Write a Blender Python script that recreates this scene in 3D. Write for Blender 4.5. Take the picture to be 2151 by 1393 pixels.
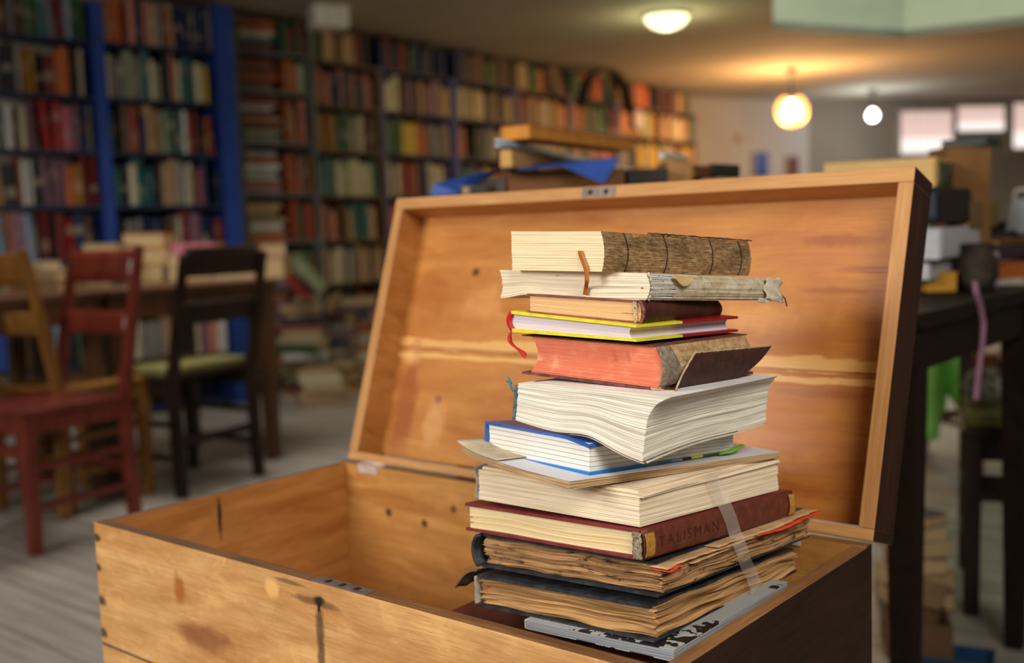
import bpy, bmesh, math, random
import numpy as np
from mathutils import Vector, Matrix, noise

for o in list(bpy.data.objects):
    bpy.data.objects.remove(o, do_unlink=True)
SC = bpy.context.scene
COL = SC.collection

# ------------------------------------------------------------------ camera
W, H = 2151, 1393
PP = np.array([1075.5, 696.5])
VX = np.array([-1712., 577.]); VY = np.array([2948., 420.])
FPX = math.sqrt(-np.dot(VX - PP, VY - PP))
_X = -np.append(VX - PP, FPX); _X /= np.linalg.norm(_X)
_Y = np.append(VY - PP, FPX); _Y -= _X * np.dot(_X, _Y); _Y /= np.linalg.norm(_Y)
_Z = np.cross(_X, _Y)
if _Z[1] > 0: _Z = -_Z
R3 = np.array([_X, _Y, _Z])                      # camera (right, down, forward) -> world
CAM = np.array([1.197, -1.060, 0.980])           # chest rim back-left corner is the world origin in x, y

def ray(px, py): return R3 @ np.array([px - PP[0], py - PP[1], FPX]) / FPX
def at_z(px, py, z):
    r = ray(px, py); return CAM + r * (z - CAM[2]) / r[2]
def at_d(px, py, d): return CAM + ray(px, py) * d
def proj(p):
    c = R3.T @ (np.array(p, float) - CAM); return PP + FPX * c[:2] / c[2], c[2]
def ground(px, D):
    """plan position under image column px at camera distance D (x, y)"""
    p = at_d(px, 470, D); return p[0], p[1]

cam_d = bpy.data.cameras.new('camera'); cam = bpy.data.objects.new('camera', cam_d); COL.objects.link(cam)
m = Matrix.Identity(4)
rr, dd, ff = R3 @ np.array([1, 0, 0]), R3 @ np.array([0, 1, 0]), R3 @ np.array([0, 0, 1])
for i in range(3):
    m[i][0] = rr[i]; m[i][1] = -dd[i]; m[i][2] = -ff[i]; m[i][3] = CAM[i]
cam.matrix_world = m
cam_d.sensor_width = 36; cam_d.lens = FPX * 36 / W
cam_d.clip_start = 0.05; cam_d.clip_end = 60
cam_d.dof.use_dof = True; cam_d.dof.focus_distance = 0.93; cam_d.dof.aperture_fstop = 3.7
SC.camera = cam

def srgb(r, g, b, a=1.0):
    f = lambda c: (c / 255 / 12.92) if c / 255 <= 0.04045 else ((c / 255 + 0.055) / 1.055) ** 2.4
    return (f(r), f(g), f(b), a)

# ------------------------------------------------------------------ world and lights
wd = bpy.data.worlds.new('room_light'); SC.world = wd; wd.use_nodes = True
wd.node_tree.nodes['Background'].inputs[0].default_value = (1.0, 0.93, 0.84, 1)
wd.node_tree.nodes['Background'].inputs[1].default_value = 0.125

def area(name, loc, target, sx, sy, power, col, spread=180):
    l = bpy.data.lights.new(name, 'AREA'); l.shape = 'RECTANGLE'; l.size = sx; l.size_y = sy
    l.energy = power; l.color = col; l.spread = math.radians(spread)
    o = bpy.data.objects.new(name, l); COL.objects.link(o); o.location = loc
    o.rotation_euler = (Vector(target) - Vector(loc)).to_track_quat('-Z', 'Y').to_euler()
    return o
def point(name, loc, power, col, r):
    l = bpy.data.lights.new(name, 'POINT'); l.energy = power; l.color = col; l.shadow_soft_size = r
    o = bpy.data.objects.new(name, l); COL.objects.link(o); o.location = loc; return o
area('window_daylight', (-0.55, -3.3, 2.15), (0.45, -0.1, 0.75), 1.5, 1.3, 126, (1.0, 0.965, 0.925))  # assumed daylight key behind the camera, unseen; no window is built there
area('ceiling_daylight', (2.3, -1.3, 2.2), (0.7, -0.2, 0.75), 1.0, 1.0, 21, (1.0, 0.94, 0.86), 120)  # added fill with no visible source, lifts the right faces of the book stack
area('left_window_daylight', (-5.2, -2.6, 1.8), (-3.2, 2.5, 0.9), 2.0, 1.2, 54, (1.0, 0.95, 0.88))  # added unseen area light lifting the left of the room; no window built
area('overhead_lamp_light', (-2.6, 1.4, 2.34), (-2.6, 1.5, 0), 0.9, 0.9, 22, (1.0, 0.96, 0.88), 140)  # unseen downward fill, added to brighten the floor at the left
void_light = area('skylight_daylight', (-0.3, 3.6, 3.2), (-1.7, 7.9, 2.7), 1.6, 0.8, 105, (0.88, 1.0, 0.84))  # assumed light added in the ceiling void for its sides; no skylight modelled

SC.view_settings.view_transform = 'Standard'; SC.view_settings.look = 'None'
SC.view_settings.gamma = 1.0; SC.view_settings.exposure = 0.0; SC.view_settings.use_curve_mapping = False

# ------------------------------------------------------------------ helpers: objects
def link(name, me, mats, parent=None):
    o = bpy.data.objects.new(name, me); COL.objects.link(o)
    for m_ in (mats if isinstance(mats, (list, tuple)) else [mats]):
        if m_ is not None: me.materials.append(m_)
    if parent is not None: o.parent = parent
    return o
def tag(o, label, cat, group=None):
    o['label'] = label; o['category'] = cat
    if group: o['group'] = group
    return o
def empty(name, loc=(0, 0, 0), rz=0.0):
    o = bpy.data.objects.new(name, None); COL.objects.link(o); o.empty_display_size = 0.05
    o.location = loc; o.rotation_euler = (0, 0, rz); return o
def structure(o): o['kind'] = 'structure'; return o

class MB:
    def __init__(s): s.v = []; s.f = []; s.mi = []; s.uv = []; s.sm = []
    def quad(s, a, b, c, d, mi=0, uv=None):
        n = len(s.v); s.v += [tuple(a), tuple(b), tuple(c), tuple(d)]
        s.f.append((n, n + 1, n + 2, n + 3)); s.mi.append(mi); s.uv.append(uv or [(0, 0), (1, 0), (1, 1), (0, 1)]); s.sm.append(False)
    def box(s, x0, x1, y0, y1, z0, z1, mi=0, M=None):
        p = [Vector((x, y, z)) for x in (x0, x1) for y in (y0, y1) for z in (z0, z1)]
        if M is not None: p = [M @ q for q in p]
        n = len(s.v); s.v += [tuple(q) for q in p]
        for f in ((0, 1, 3, 2), (4, 6, 7, 5), (0, 4, 5, 1), (2, 3, 7, 6), (0, 2, 6, 4), (1, 5, 7, 3)):
            s.f.append(tuple(n + i for i in f)); s.mi.append(mi); s.uv.append(None); s.sm.append(False)
    def bar(s, a, b, w, t, mi=0, up=(0, 0, 1), w2=None, t2=None):
        """beam from a to b, w across, t along the other section axis, optional taper"""
        a = Vector(a); b = Vector(b); d = (b - a).normalized(); u = Vector(up)
        sx = d.cross(u)
        if sx.length < 1e-4: sx = d.cross(Vector((0, 1, 0)))
        sx.normalize(); sy = sx.cross(d).normalized()
        w2 = w2 or w; t2 = t2 or t
        n = len(s.v)
        for (c, ww, tt) in ((a, w, t), (b, w2, t2)):
            for i, j in ((-1, -1), (1, -1), (1, 1), (-1, 1)):
                s.v.append(tuple(c + sx * i * ww / 2 + sy * j * tt / 2))
        for f in ((0, 1, 2, 3), (7, 6, 5, 4), (0, 4, 5, 1), (1, 5, 6, 2), (2, 6, 7, 3), (3, 7, 4, 0)):
            s.f.append(tuple(n + i for i in f)); s.mi.append(mi); s.uv.append(None); s.sm.append(False)
    def grid(s, fn, nu, nv, mi=0, uvfn=None, smooth=True, flip=False):
        n = len(s.v)
        for i in range(nu + 1):
            for j in range(nv + 1): s.v.append(tuple(fn(i / nu, j / nv)))
        for i in range(nu):
            for j in range(nv):
                q = [(i, j), (i + 1, j), (i + 1, j + 1), (i, j + 1)]
                if flip: q = q[::-1]
                s.f.append(tuple(n + a * (nv + 1) + b for a, b in q)); s.mi.append(mi); s.sm.append(smooth)
                s.uv.append([uvfn(a / nu, b / nv) for a, b in q] if uvfn else None)
    def tube(s, pts, r, n=8, mi=0, flat=1.0):
        pts = [Vector(p) for p in pts]; base = len(s.v); L = len(pts)
        for i, p in enumerate(pts):
            d = (pts[min(i + 1, L - 1)] - pts[max(i - 1, 0)]).normalized()
            a = d.cross(Vector((0, 0, 1)))
            if a.length < 1e-3: a = Vector((1, 0, 0))
            a.normalize(); b = a.cross(d)
            rad = r[i] if isinstance(r, (list, tuple)) else r
            for k in range(n):
                t = 2 * math.pi * k / n
                s.v.append(tuple(p + a * math.cos(t) * rad + b * math.sin(t) * rad * flat))
        for i in range(L - 1):
            for k in range(n):
                s.f.append((base + i * n + k, base + i * n + (k + 1) % n, base + (i + 1) * n + (k + 1) % n, base + (i + 1) * n + k))
                s.mi.append(mi); s.uv.append(None); s.sm.append(True)
        for i in (0, L - 1):
            s.f.append(tuple(base + i * n + k for k in range(n))); s.mi.append(mi); s.uv.append(None); s.sm.append(False)
    def lathe(s, prof, n=32, mi=0, c=(0, 0, 0)):
        base = len(s.v)
        for (r, z) in prof:
            for k in range(n):
                t = 2 * math.pi * k / n; s.v.append((c[0] + r * math.cos(t), c[1] + r * math.sin(t), c[2] + z))
        for i in range(len(prof) - 1):
            for k in range(n):
                s.f.append((base + i * n + k, base + i * n + (k + 1) % n, base + (i + 1) * n + (k + 1) % n, base + (i + 1) * n + k))
                s.mi.append(mi); s.uv.append(None); s.sm.append(True)
    def mesh(s, name, merge=True, bevel=0, recalc=True):
        me = bpy.data.meshes.new(name); me.from_pydata(s.v, [], s.f)
        lay = me.uv_layers.new(name='UVMap')
        for p, mi, uv, sm in zip(me.polygons, s.mi, s.uv, s.sm):
            p.material_index = mi; p.use_smooth = sm
            if uv:
                for k, li in enumerate(p.loop_indices): lay.data[li].uv = uv[k]
        bm = bmesh.new(); bm.from_mesh(me)
        if merge: bmesh.ops.remove_doubles(bm, verts=bm.verts, dist=1e-5)
        if recalc: bmesh.ops.recalc_face_normals(bm, faces=bm.faces)
        if bevel:
            bmesh.ops.bevel(bm, geom=[e for e in bm.edges if len(e.link_faces) == 2 and e.calc_face_angle(0) > 0.6], offset=bevel, segments=2, affect='EDGES', profile=0.6)
        bm.to_mesh(me); bm.free(); me.update()
        return me
    def build(s, name, mats, parent=None, **k): return link(name, s.mesh(name, **k), mats, parent)

# ------------------------------------------------------------------ helpers: materials
class NT:
    def __init__(s, name):
        s.m = bpy.data.materials.new(name); s.m.use_nodes = True; s.t = s.m.node_tree; s.b = s.t.nodes['Principled BSDF']
    def n(s, typ, **k):
        nd = s.t.nodes.new(typ)
        for a, v in k.items(): setattr(nd, a, v)
        return nd
    def put(s, sock, v):
        if isinstance(v, bpy.types.NodeSocket): s.t.links.new(v, sock)
        elif v is not None:
            if hasattr(sock.default_value, '__len__') and not hasattr(v, '__len__'): v = (v,) * len(sock.default_value)
            if hasattr(v, '__len__') and hasattr(sock.default_value, '__len__') and len(v) > len(sock.default_value): v = v[:len(sock.default_value)]
            sock.default_value = v
    def coord(s, kind='Object'): return s.n('ShaderNodeTexCoord').outputs[kind]
    def mapping(s, vec, scale=(1, 1, 1), loc=(0, 0, 0)):
        nd = s.n('ShaderNodeMapping'); s.put(nd.inputs[0], vec); nd.inputs['Scale'].default_value = scale; nd.inputs['Location'].default_value = loc; return nd.outputs[0]
    def noise(s, vec, scale=5, detail=4, rough=0.55, dist=0.0):
        nd = s.n('ShaderNodeTexNoise'); s.put(nd.inputs['Vector'], vec); nd.inputs['Scale'].default_value = scale
        nd.inputs['Detail'].default_value = detail; nd.inputs['Roughness'].default_value = rough; nd.inputs['Distortion'].default_value = dist
        return nd.outputs[0]
    def ramp(s, fac, a, b, lo=0.0, hi=1.0, smooth=False):
        nd = s.n('ShaderNodeMapRange'); nd.clamp = True
        if smooth: nd.interpolation_type = 'SMOOTHSTEP'
        s.put(nd.inputs[0], fac)
        for i, v in zip((1, 2, 3, 4), (a, b, lo, hi)): nd.inputs[i].default_value = v
        return nd.outputs[0]
    def cramp(s, fac, stops, const=False):
        nd = s.n('ShaderNodeValToRGB'); s.put(nd.inputs[0], fac); e = nd.color_ramp.elements
        if const: nd.color_ramp.interpolation = 'CONSTANT'
        while len(e) < len(stops): e.new(0.5)
        for el, (p, c) in zip(e, stops): el.position = p; el.color = c
        return nd.outputs[0]
    def math(s, op, a, b=None, c=None):
        nd = s.n('ShaderNodeMath', operation=op); s.put(nd.inputs[0], a)
        if b is not None: s.put(nd.inputs[1], b)
        if c is not None: s.put(nd.inputs[2], c)
        return nd.outputs[0]
    def vmath(s, op, a, b=None):
        nd = s.n('ShaderNodeVectorMath', operation=op); s.put(nd.inputs[0], a)
        if b is not None: s.put(nd.inputs[1], b)
        return nd.outputs['Value'] if op in ('LENGTH', 'DOT_PRODUCT', 'DISTANCE') else nd.outputs[0]
    def mix(s, fac, a, b, mode='MIX'):
        nd = s.n('ShaderNodeMix', data_type='RGBA', blend_type=mode); s.put(nd.inputs[0], fac); s.put(nd.inputs[6], a); s.put(nd.inputs[7], b); return nd.outputs[2]
    def sep(s, v):
        nd = s.n('ShaderNodeSeparateXYZ'); s.put(nd.inputs[0], v); return nd.outputs
    def comb(s, x, y, z):
        nd = s.n('ShaderNodeCombineXYZ'); s.put(nd.inputs[0], x); s.put(nd.inputs[1], y); s.put(nd.inputs[2], z); return nd.outputs[0]
    def spot(s, vec, c, r, wob=0.35, wscale=30, soft=0.5):
        """0..1 mask of an ellipsoidal mark at c with radii r, its outline wobbled by noise"""
        d = s.vmath('SUBTRACT', vec, tuple(c)); d = s.vmath('MULTIPLY', d, tuple(1 / x for x in r))
        l = s.vmath('LENGTH', d)
        nz = s.noise(vec, wscale, 3); l = s.math('ADD', l, s.math('MULTIPLY', s.math('SUBTRACT', nz, 0.5), wob * 4))
        return s.ramp(l, soft, 1.0, 1.0, 0.0)
    def done(s, col=None, rough=0.6, bump=None, bstr=0.3, bdist=0.001, **k):
        if col is not None: s.put(s.b.inputs['Base Color'], col)
        s.put(s.b.inputs['Roughness'], rough)
        if bump is not None:
            nd = s.n('ShaderNodeBump'); s.put(nd.inputs['Height'], bump); nd.inputs['Strength'].default_value = bstr; nd.inputs['Distance'].default_value = bdist
            s.t.links.new(nd.outputs[0], s.b.inputs['Normal'])
        for a, v in k.items(): s.put(s.b.inputs[a.replace('_', ' ')], v)
        return s.m

def plain(name, c, rough=0.6, var=0.15, scale=20, spec=0.4, metal=0.0, bump=0.15):
    t = NT(name); v = t.coord(); nz = t.noise(v, scale, 4)
    col = t.mix(t.ramp(nz, 0.3, 0.7), [x * (1 - var) for x in c[:3]] + [1], [min(1, x * (1 + var)) for x in c[:3]] + [1])
    return t.done(col, rough, nz, bump, 0.001, Specular_IOR_Level=spec, Metallic=metal)

def wood(name, light, dark, axis=0, grain=1.0, rough=0.5, spots=(), bands=(), fine=0.5, patch=None, spec=0.4, mottle=0):
    """stretched-noise timber; spots = (centre, radii, colour, strength); bands = (axis, centre, half width, colour, strength)"""
    t = NT(name); v = t.coord()
    sc = [1, 1, 1]
    for i in range(3): sc[i] = (1.2 if i == axis else 9.0) * grain
    gv = t.mapping(v, tuple(sc))
    n1 = t.noise(gv, 3.0, 5, 0.6, 1.6)
    sc2 = [(6.0 if i == axis else 130.0) * grain for i in range(3)]
    n2 = t.noise(t.mapping(v, tuple(sc2)), 3.0, 3, 0.6)
    n3 = t.noise(v, 5.0, 3, 0.5)
    col = t.cramp(n1, [(0.28, dark), (0.5, [ (a + b) / 2 for a, b in zip(light, dark)]), (0.72, light)])
    col = t.mix(t.ramp(n2, 0.35, 0.75, 0.0, fine), col, [x * 0.55 for x in dark[:3]] + [1])
    if patch: col = t.mix(t.ramp(n3, 0.45, 0.7, 0, patch[1]), col, patch[0])
    if mottle:
        n4 = t.noise(t.mapping(v, tuple(7.0 if i == axis else 16.0 for i in range(3)), (3.3, 1.7, 5.1)), 2.0, 7, 0.72, .6)
        col = t.mix(t.ramp(n4, .52, .72, 0, mottle), col, [min(1, x * 1.28) for x in light[:3]] + [1])
        col = t.mix(t.ramp(n4, .46, .30, 0, mottle * .8), col, [x * .62 for x in dark[:3]] + [1])
        n5 = t.noise(t.mapping(v, tuple(30.0 if i == axis else 420.0 for i in range(3))), 1.0, 2, .6)
        col = t.mix(t.ramp(n5, .62, .72, 0, mottle * .6), col, [x * .45 for x in dark[:3]] + [1])
    for (ax, c0, hw, cc, st) in bands:
        s3 = t.sep(v)[ax]
        wob = t.math('MULTIPLY', t.math('SUBTRACT', t.noise(t.mapping(v, tuple(6.0 if i == axis else 25.0 for i in range(3))), 2.2, 5, 0.65), 0.5), hw * 3.0)
        dd_ = t.math('ABSOLUTE', t.math('SUBTRACT', t.math('ADD', s3, wob), c0))
        col = t.mix(t.ramp(dd_, hw * 0.75, hw, st, 0.0), col, cc)
    for (c, r, cc, st) in spots:
        mk = t.spot(v, c, r, 0.3, 40)
        col = t.mix(t.math('MULTIPLY', mk, st), col, cc)
    rg = t.ramp(n1, 0.3, 0.7, rough - 0.08, rough + 0.12)
    return t.done(col, rg, t.math('ADD', n2, t.math('MULTIPLY', n1, 0.6)), 0.35, 0.0008, Specular_IOR_Level=spec)

def paper(name, base, line, edge=None, freq=2600, amount=0.6, groups=300, garnt=0.35, stain=None, blots=None, rough=0.85, spot_list=()):
    """page edges: UV.x = metres along, UV.y = metres through the thickness"""
    t = NT(name); uv = t.coord('UV')
    g1 = t.noise(t.mapping(uv, (14, freq, 1)), 1.0, 2, 0.6)
    g2 = t.noise(t.mapping(uv, (5, groups, 1), (3.1, 7.7, 0)), 1.0, 4, 0.65)
    g3 = t.noise(t.mapping(uv, (60, 90, 1), (1.3, 2.2, 0)), 1.0, 4, 0.6)
    col = t.mix(t.ramp(g1, 0.42, 0.72, 0, amount), base, line)
    col = t.mix(t.ramp(g2, 0.50, 0.68, 0, garnt), col, line)
    if stain: col = t.mix(t.ramp(g3, 0.5, 0.8, 0, stain[1]), col, stain[0])
    if blots:
        b1 = t.noise(t.mapping(uv, (45, 260, 1), (9.1, 4.4, 0)), 1.0, 5, 0.7)
        b2 = t.noise(t.mapping(uv, (16, 22, 1), (2.9, 8.8, 0)), 1.0, 2, 0.5)
        mk = t.math('MULTIPLY', t.ramp(b1, 0.53, 0.60), t.ramp(b2, blots[2], blots[2] + 0.12))
        col = t.mix(t.math('MULTIPLY', mk, blots[1]), col, blots[0])
    for (c, r, cc, st) in spot_list:
        mk = t.spot(uv, (c[0], c[1], 0), (r[0], r[1], 1), 0.25, 200)
        col = t.mix(t.math('MULTIPLY', mk, st), col, cc)
    return t.done(col, rough, t.math('ADD', g1, g2), 0.5, 0.0005, Specular_IOR_Level=0.15)

def emit(name, c, strength):
    t = NT(name); return t.done(srgb(10, 10, 10), 0.5, None, Emission_Color=c, Emission_Strength=strength)
def obj_colour_mat(name, rough=0.55, band=True):
    t = NT(name); oi = t.n('ShaderNodeObjectInfo'); g = t.coord('Generated'); z = t.sep(g)[2]
    col = oi.outputs['Color']; rnd = oi.outputs['Random']
    nz = t.noise(t.coord(), 30, 3)
    col = t.mix(t.ramp(nz, 0.3, 0.75, 0, 0.35), col, (0.01, 0.01, 0.01, 1), 'MIX')
    if band:
        c0 = t.math('ADD', 0.25, t.math('MULTIPLY', rnd, 0.5)); d = t.math('ABSOLUTE', t.math('SUBTRACT', z, c0))
        hw = t.math('MULTIPLY', t.math('FRACT', t.math('MULTIPLY', rnd, 7.3)), 0.16)
        mk = t.math('LESS_THAN', d, hw)
        lc = t.mix(0.55, oi.outputs['Color'], t.cramp(t.math('FRACT', t.math('MULTIPLY', rnd, 13.7)), [(0, srgb(30, 28, 25)), (0.5, srgb(190, 180, 150)), (1, srgb(120, 30, 20))]))
        col = t.mix(t.math('MULTIPLY', mk, 0.7), col, lc)
    return t.done(col, rough, Specular_IOR_Level=0.35)

# ------------------------------------------------------------------ materials
PINE_L, PINE_D = srgb(222, 150, 72), srgb(180, 98, 32)
M_front = wood('front_board_wood', srgb(226, 178, 116), srgb(190, 134, 72), 0, 1.0, 0.42, fine=0.45, mottle=.5, patch=(srgb(170, 106, 60), 0.5),
    spots=[((0.405, -0.403, 0.632), (0.010, 0.02, 0.006), srgb(20, 14, 12), 0.95), ((0.405, -0.403, 0.585), (0.008, 0.02, 0.055), srgb(30, 22, 20), 0.75),
           ((0.40, -0.403, 0.630), (0.045, 0.02, 0.005), srgb(60, 40, 28), 0.6), ((0.335, -0.403, 0.632), (0.014, 0.02, 0.012), srgb(236, 180, 110), 0.9),
           ((0.36, -0.403, 0.643), (0.03, 0.02, 0.003), srgb(50, 32, 22), 0.6),
           ((0.17, -0.403, 0.60), (0.013, 0.02, 0.022), srgb(160, 84, 24), 0.8), ((0.21, -0.403, 0.555), (0.06, 0.02, 0.018), srgb(120, 62, 40), 0.6),
           ((0.004, -0.403, 0.632), (0.010, 0.02, 0.006), srgb(40, 24, 18), 0.85), ((0.004, -0.403, 0.595), (0.012, 0.02, 0.007), srgb(40, 24, 18), 0.85),
           ((0.006, -0.403, 0.555), (0.012, 0.02, 0.009), srgb(40, 24, 18), 0.85), ((0.006, -0.403, 0.515), (0.012, 0.02, 0.009), srgb(40, 24, 18), 0.85)],
    bands=[(2, 0.5005, 0.0018, srgb(50, 32, 24), 0.9)])
M_side_in = wood('side_board_wood', srgb(206, 146, 78), srgb(168, 106, 46), 1, 1.0, 0.55, fine=0.4, mottle=.35,
    spots=[((0.016, -0.235, 0.620), (0.02, 0.0045, 0.035), srgb(30, 18, 14), 0.9)])
M_back = wood('back_board_wood', srgb(216, 158, 86), srgb(180, 118, 54), 0, 1.0, 0.55, fine=0.35, mottle=.35,
    spots=[((0.10, -0.015, 0.588), (0.008, 0.02, 0.008), srgb(60, 28, 14), 0.9), ((0.17, -0.015, 0.582), (0.007, 0.02, 0.007), srgb(60, 28, 14), 0.9),
           ((0.225, -0.015, 0.61), (0.007, 0.02, 0.007), srgb(80, 38, 18), 0.8)])
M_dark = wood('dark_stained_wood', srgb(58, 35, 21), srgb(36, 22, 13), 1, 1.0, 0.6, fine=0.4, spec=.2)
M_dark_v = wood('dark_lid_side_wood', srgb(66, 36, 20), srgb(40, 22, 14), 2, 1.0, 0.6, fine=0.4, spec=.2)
M_rim = wood('worn_rim_wood', srgb(160, 112, 66), srgb(98, 62, 36), 0, 1.0, 0.6, fine=0.7)
M_rim_y = wood('worn_side_rim_wood', srgb(168, 120, 72), srgb(108, 70, 40), 1, 1.0, 0.6, fine=0.6)
M_frame = wood('lid_frame_wood', srgb(220, 166, 104), srgb(188, 130, 72), 0, 1.0, 0.5, fine=0.4)
M_frame_v = wood('lid_stile_wood', srgb(214, 160, 100), srgb(182, 124, 68), 2, 1.0, 0.5, fine=0.4)
M_panel = wood('lid_panel_wood', srgb(212, 146, 70), srgb(178, 106, 42), 0, 0.9, 0.42, fine=0.3, mottle=.30, patch=(srgb(186, 106, 44), 0.6),
    bands=[(2, 0.188, 0.008, srgb(232, 176, 104), 0.9), (2, 0.170, 0.0045, srgb(238, 186, 112), 0.8), (2, 0.181, 0.0011, srgb(110, 58, 22), 0.75)],
    spots=[((0.145, 0.04, 0.298), (0.010, 0.03, 0.008), srgb(84, 36, 20), 0.9), ((0.115, 0.04, 0.105), (0.009, 0.03, 0.007), srgb(96, 42, 20), 0.8),
           ((0.045, 0.04, 0.165), (0.026, 0.03, 0.018), srgb(236, 182, 112), 0.85),
           ((0.70, 0.04, 0.335), (0.06, 0.03, 0.010), srgb(140, 62, 26), 0.55), ((0.735, 0.04, 0.30), (0.05, 0.03, 0.006), srgb(140, 62, 26), 0.5), ((0.70, 0.04, 0.275), (0.07, 0.03, 0.005), srgb(150, 70, 30), 0.5),
           ((0.70, 0.04, 0.155), (0.08, 0.03, 0.006), srgb(150, 78, 34), 0.5), ((0.66, 0.04, 0.045), (0.10, 0.03, 0.010), srgb(150, 72, 32), 0.5),
           ((0.05, 0.04, 0.09), (0.028, 0.03, 0.11), srgb(146, 72, 28), 0.7), ((0.06, 0.04, 0.26), (0.05, 0.03, 0.05), srgb(170, 92, 38), 0.5), ((0.115, 0.04, 0.07), (0.035, 0.03, 0.04), srgb(238, 178, 116), 0.5), ((0.17, 0.04, 0.25), (0.05, 0.03, 0.03), srgb(236, 168, 96), 0.45), ((0.45, 0.04, 0.33), (0.12, 0.03, 0.02), srgb(236, 160, 90), 0.4), ((0.62, 0.04, 0.24), (0.1, 0.03, 0.02), srgb(236, 168, 84), 0.4)])
M_steel = plain('worn_plate_steel', srgb(150, 132, 124), 0.42, 0.3, 80, 0.6, 0.7)
M_black = plain('blackened_iron', srgb(22, 18, 16), 0.5)

# ------------------------------------------------------------------ room
# plan of the long wall of bookcases, from the camera's own measured distances
def camplan(L, D):
    p = CAM + (R3 @ np.array([1, 0, 0])) * L + (R3 @ np.array([0, 0, 1])) * D
    q = CAM + (R3 @ np.array([L, 0, D])) ; return Vector((q[0], q[1], 0))
WA = camplan(-1.12, 7.4); WB = camplan(2.33, 12.2)
WDIR = (WB - WA).normalized(); WN = Vector((WDIR.y, -WDIR.x, 0))
if WN.dot(Vector((CAM[0], CAM[1], 0)) - WA) < 0: WN = -WN           # towards the room
CEIL = 2.40
t = NT('floor_boards'); v = t.coord()
s_ = t.sep(v)
row = t.math('FLOOR', t.math('DIVIDE', s_[1], 0.19)); fr = t.math('FRACT', t.math('DIVIDE', s_[1], 0.19))
gv = t.comb(t.math('ADD', t.math('MULTIPLY', s_[0], 1.6), t.math('MULTIPLY', row, 3.7)), t.math('MULTIPLY', s_[1], 22), row)
n1 = t.noise(gv, 1.6, 5, 0.65)
tone = t.math('FRACT', t.math('MULTIPLY', t.math('SINE', t.math('MULTIPLY', row, 12.9)), 43.7))
c = t.cramp(n1, [(0.3, srgb(126, 119, 112)), (0.55, srgb(168, 160, 150)), (0.75, srgb(194, 186, 174))])
c = t.mix(t.math('MULTIPLY', tone, 0.3), c, srgb(120, 112, 104))
c = t.mix(t.math('LESS_THAN', fr, 0.025), c, srgb(60, 54, 48))
M_floor = t.done(c, 0.45, n1, 0.2, 0.001, Specular_IOR_Level=0.4)
def wallmat(name, c, rough=0.9):
    t = NT(name); v = t.coord(); nz = t.noise(v, 1.5, 4); n2_ = t.noise(v, 40, 3)
    return t.done(t.mix(t.ramp(nz, 0.35, 0.7), [x * 0.88 for x in c[:3]] + [1], c), rough, n2_, 0.15, 0.002, Specular_IOR_Level=0.2)
M_ceil = wallmat('ceiling_paint', srgb(166, 157, 142)); M_wall = wallmat('wall_paint', srgb(168, 165, 162)); M_wall2 = wallmat('grey_wall_paint', srgb(128, 122, 114))
M_fascia = wallmat('void_paint', srgb(206, 208, 190))

mb = MB(); mb.quad((-14, -5, 0), (6, -5, 0), (6, 18, 0), (-14, 18, 0)); structure(mb.build('floor', M_floor))
V1, V2, V3 = [Vector((*at_z(px, py, CEIL)[:2], 0)) for px, py in ((1625, 62), (1900, 80), (2330, 30))]
c0 = Vector((CAM[0], CAM[1], 0)); V1n = c0 + (V1 - c0) * 0.12
me = bpy.data.meshes.new('ceiling')
pl = [V1n, V1, V2, V3, Vector((4.5, 17.5, 0)), Vector((-14, 17.5, 0)), Vector((-14, -5, 0)), Vector((V1n.x, -5, 0))]
bm = bmesh.new(); f = bm.faces.new([bm.verts.new((p.x, p.y, CEIL)) for p in pl])
r_ = bmesh.ops.extrude_face_region(bm, geom=[f])
for g in r_['geom']:
    if isinstance(g, bmesh.types.BMVert): g.co.z += 0.06
bmesh.ops.triangulate(bm, faces=bm.faces); bmesh.ops.recalc_face_normals(bm, faces=bm.faces); bm.to_mesh(me); bm.free()
structure(link('ceiling', me, M_ceil))
def wall(name, a, b, z0, z1, mat, th=0.12, side=None):
    a = Vector((a[0], a[1], 0)); b = Vector((b[0], b[1], 0)); d = (b - a).normalized(); n = Vector((-d.y, d.x, 0))
    c = Vector((CAM[0], CAM[1], 0)) if side is None else Vector(side)
    if n.dot(c - a) > 0: n = -n
    mb = MB(); p = [a, b, b + n * th, a + n * th]
    for i in range(4):
        q, w = p[i], p[(i + 1) % 4]; mb.quad((q.x, q.y, z0), (w.x, w.y, z0), (w.x, w.y, z1), (q.x, q.y, z1))
    for z in (z0, z1): mb.quad(*[(q.x, q.y, z) for q in p])
    return structure(mb.build(name, mat))
wall('trim_1', V1n, V1, CEIL + .002, 3.5, M_fascia); wall('trim_2', V1, V2, CEIL + .002, 3.5, M_fascia); wall('trim_3', V2, V3, CEIL + .002, 3.5, M_fascia)
mb = MB(); mb.box(-3.2, 5, -6, 9.5, 3.5, 3.56); structure(mb.build('ceiling_upper', M_fascia))
wl0 = WA - WDIR * 7.5 - WN * 0.33; wl1 = WA + WDIR * 5.95 - WN * 0.33
wall('wall_left', wl0, wl1, 0, CEIL, M_ceil)
fc = camplan((1702 - 1075.5) / FPX * 13.2, 13.2); fe = camplan(9.0, 14.2)
wall('wall_back', wl1, fc, 0, CEIL, M_wall); wall('wall_right', fc, fe, 0, CEIL, M_wall2)

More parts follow.
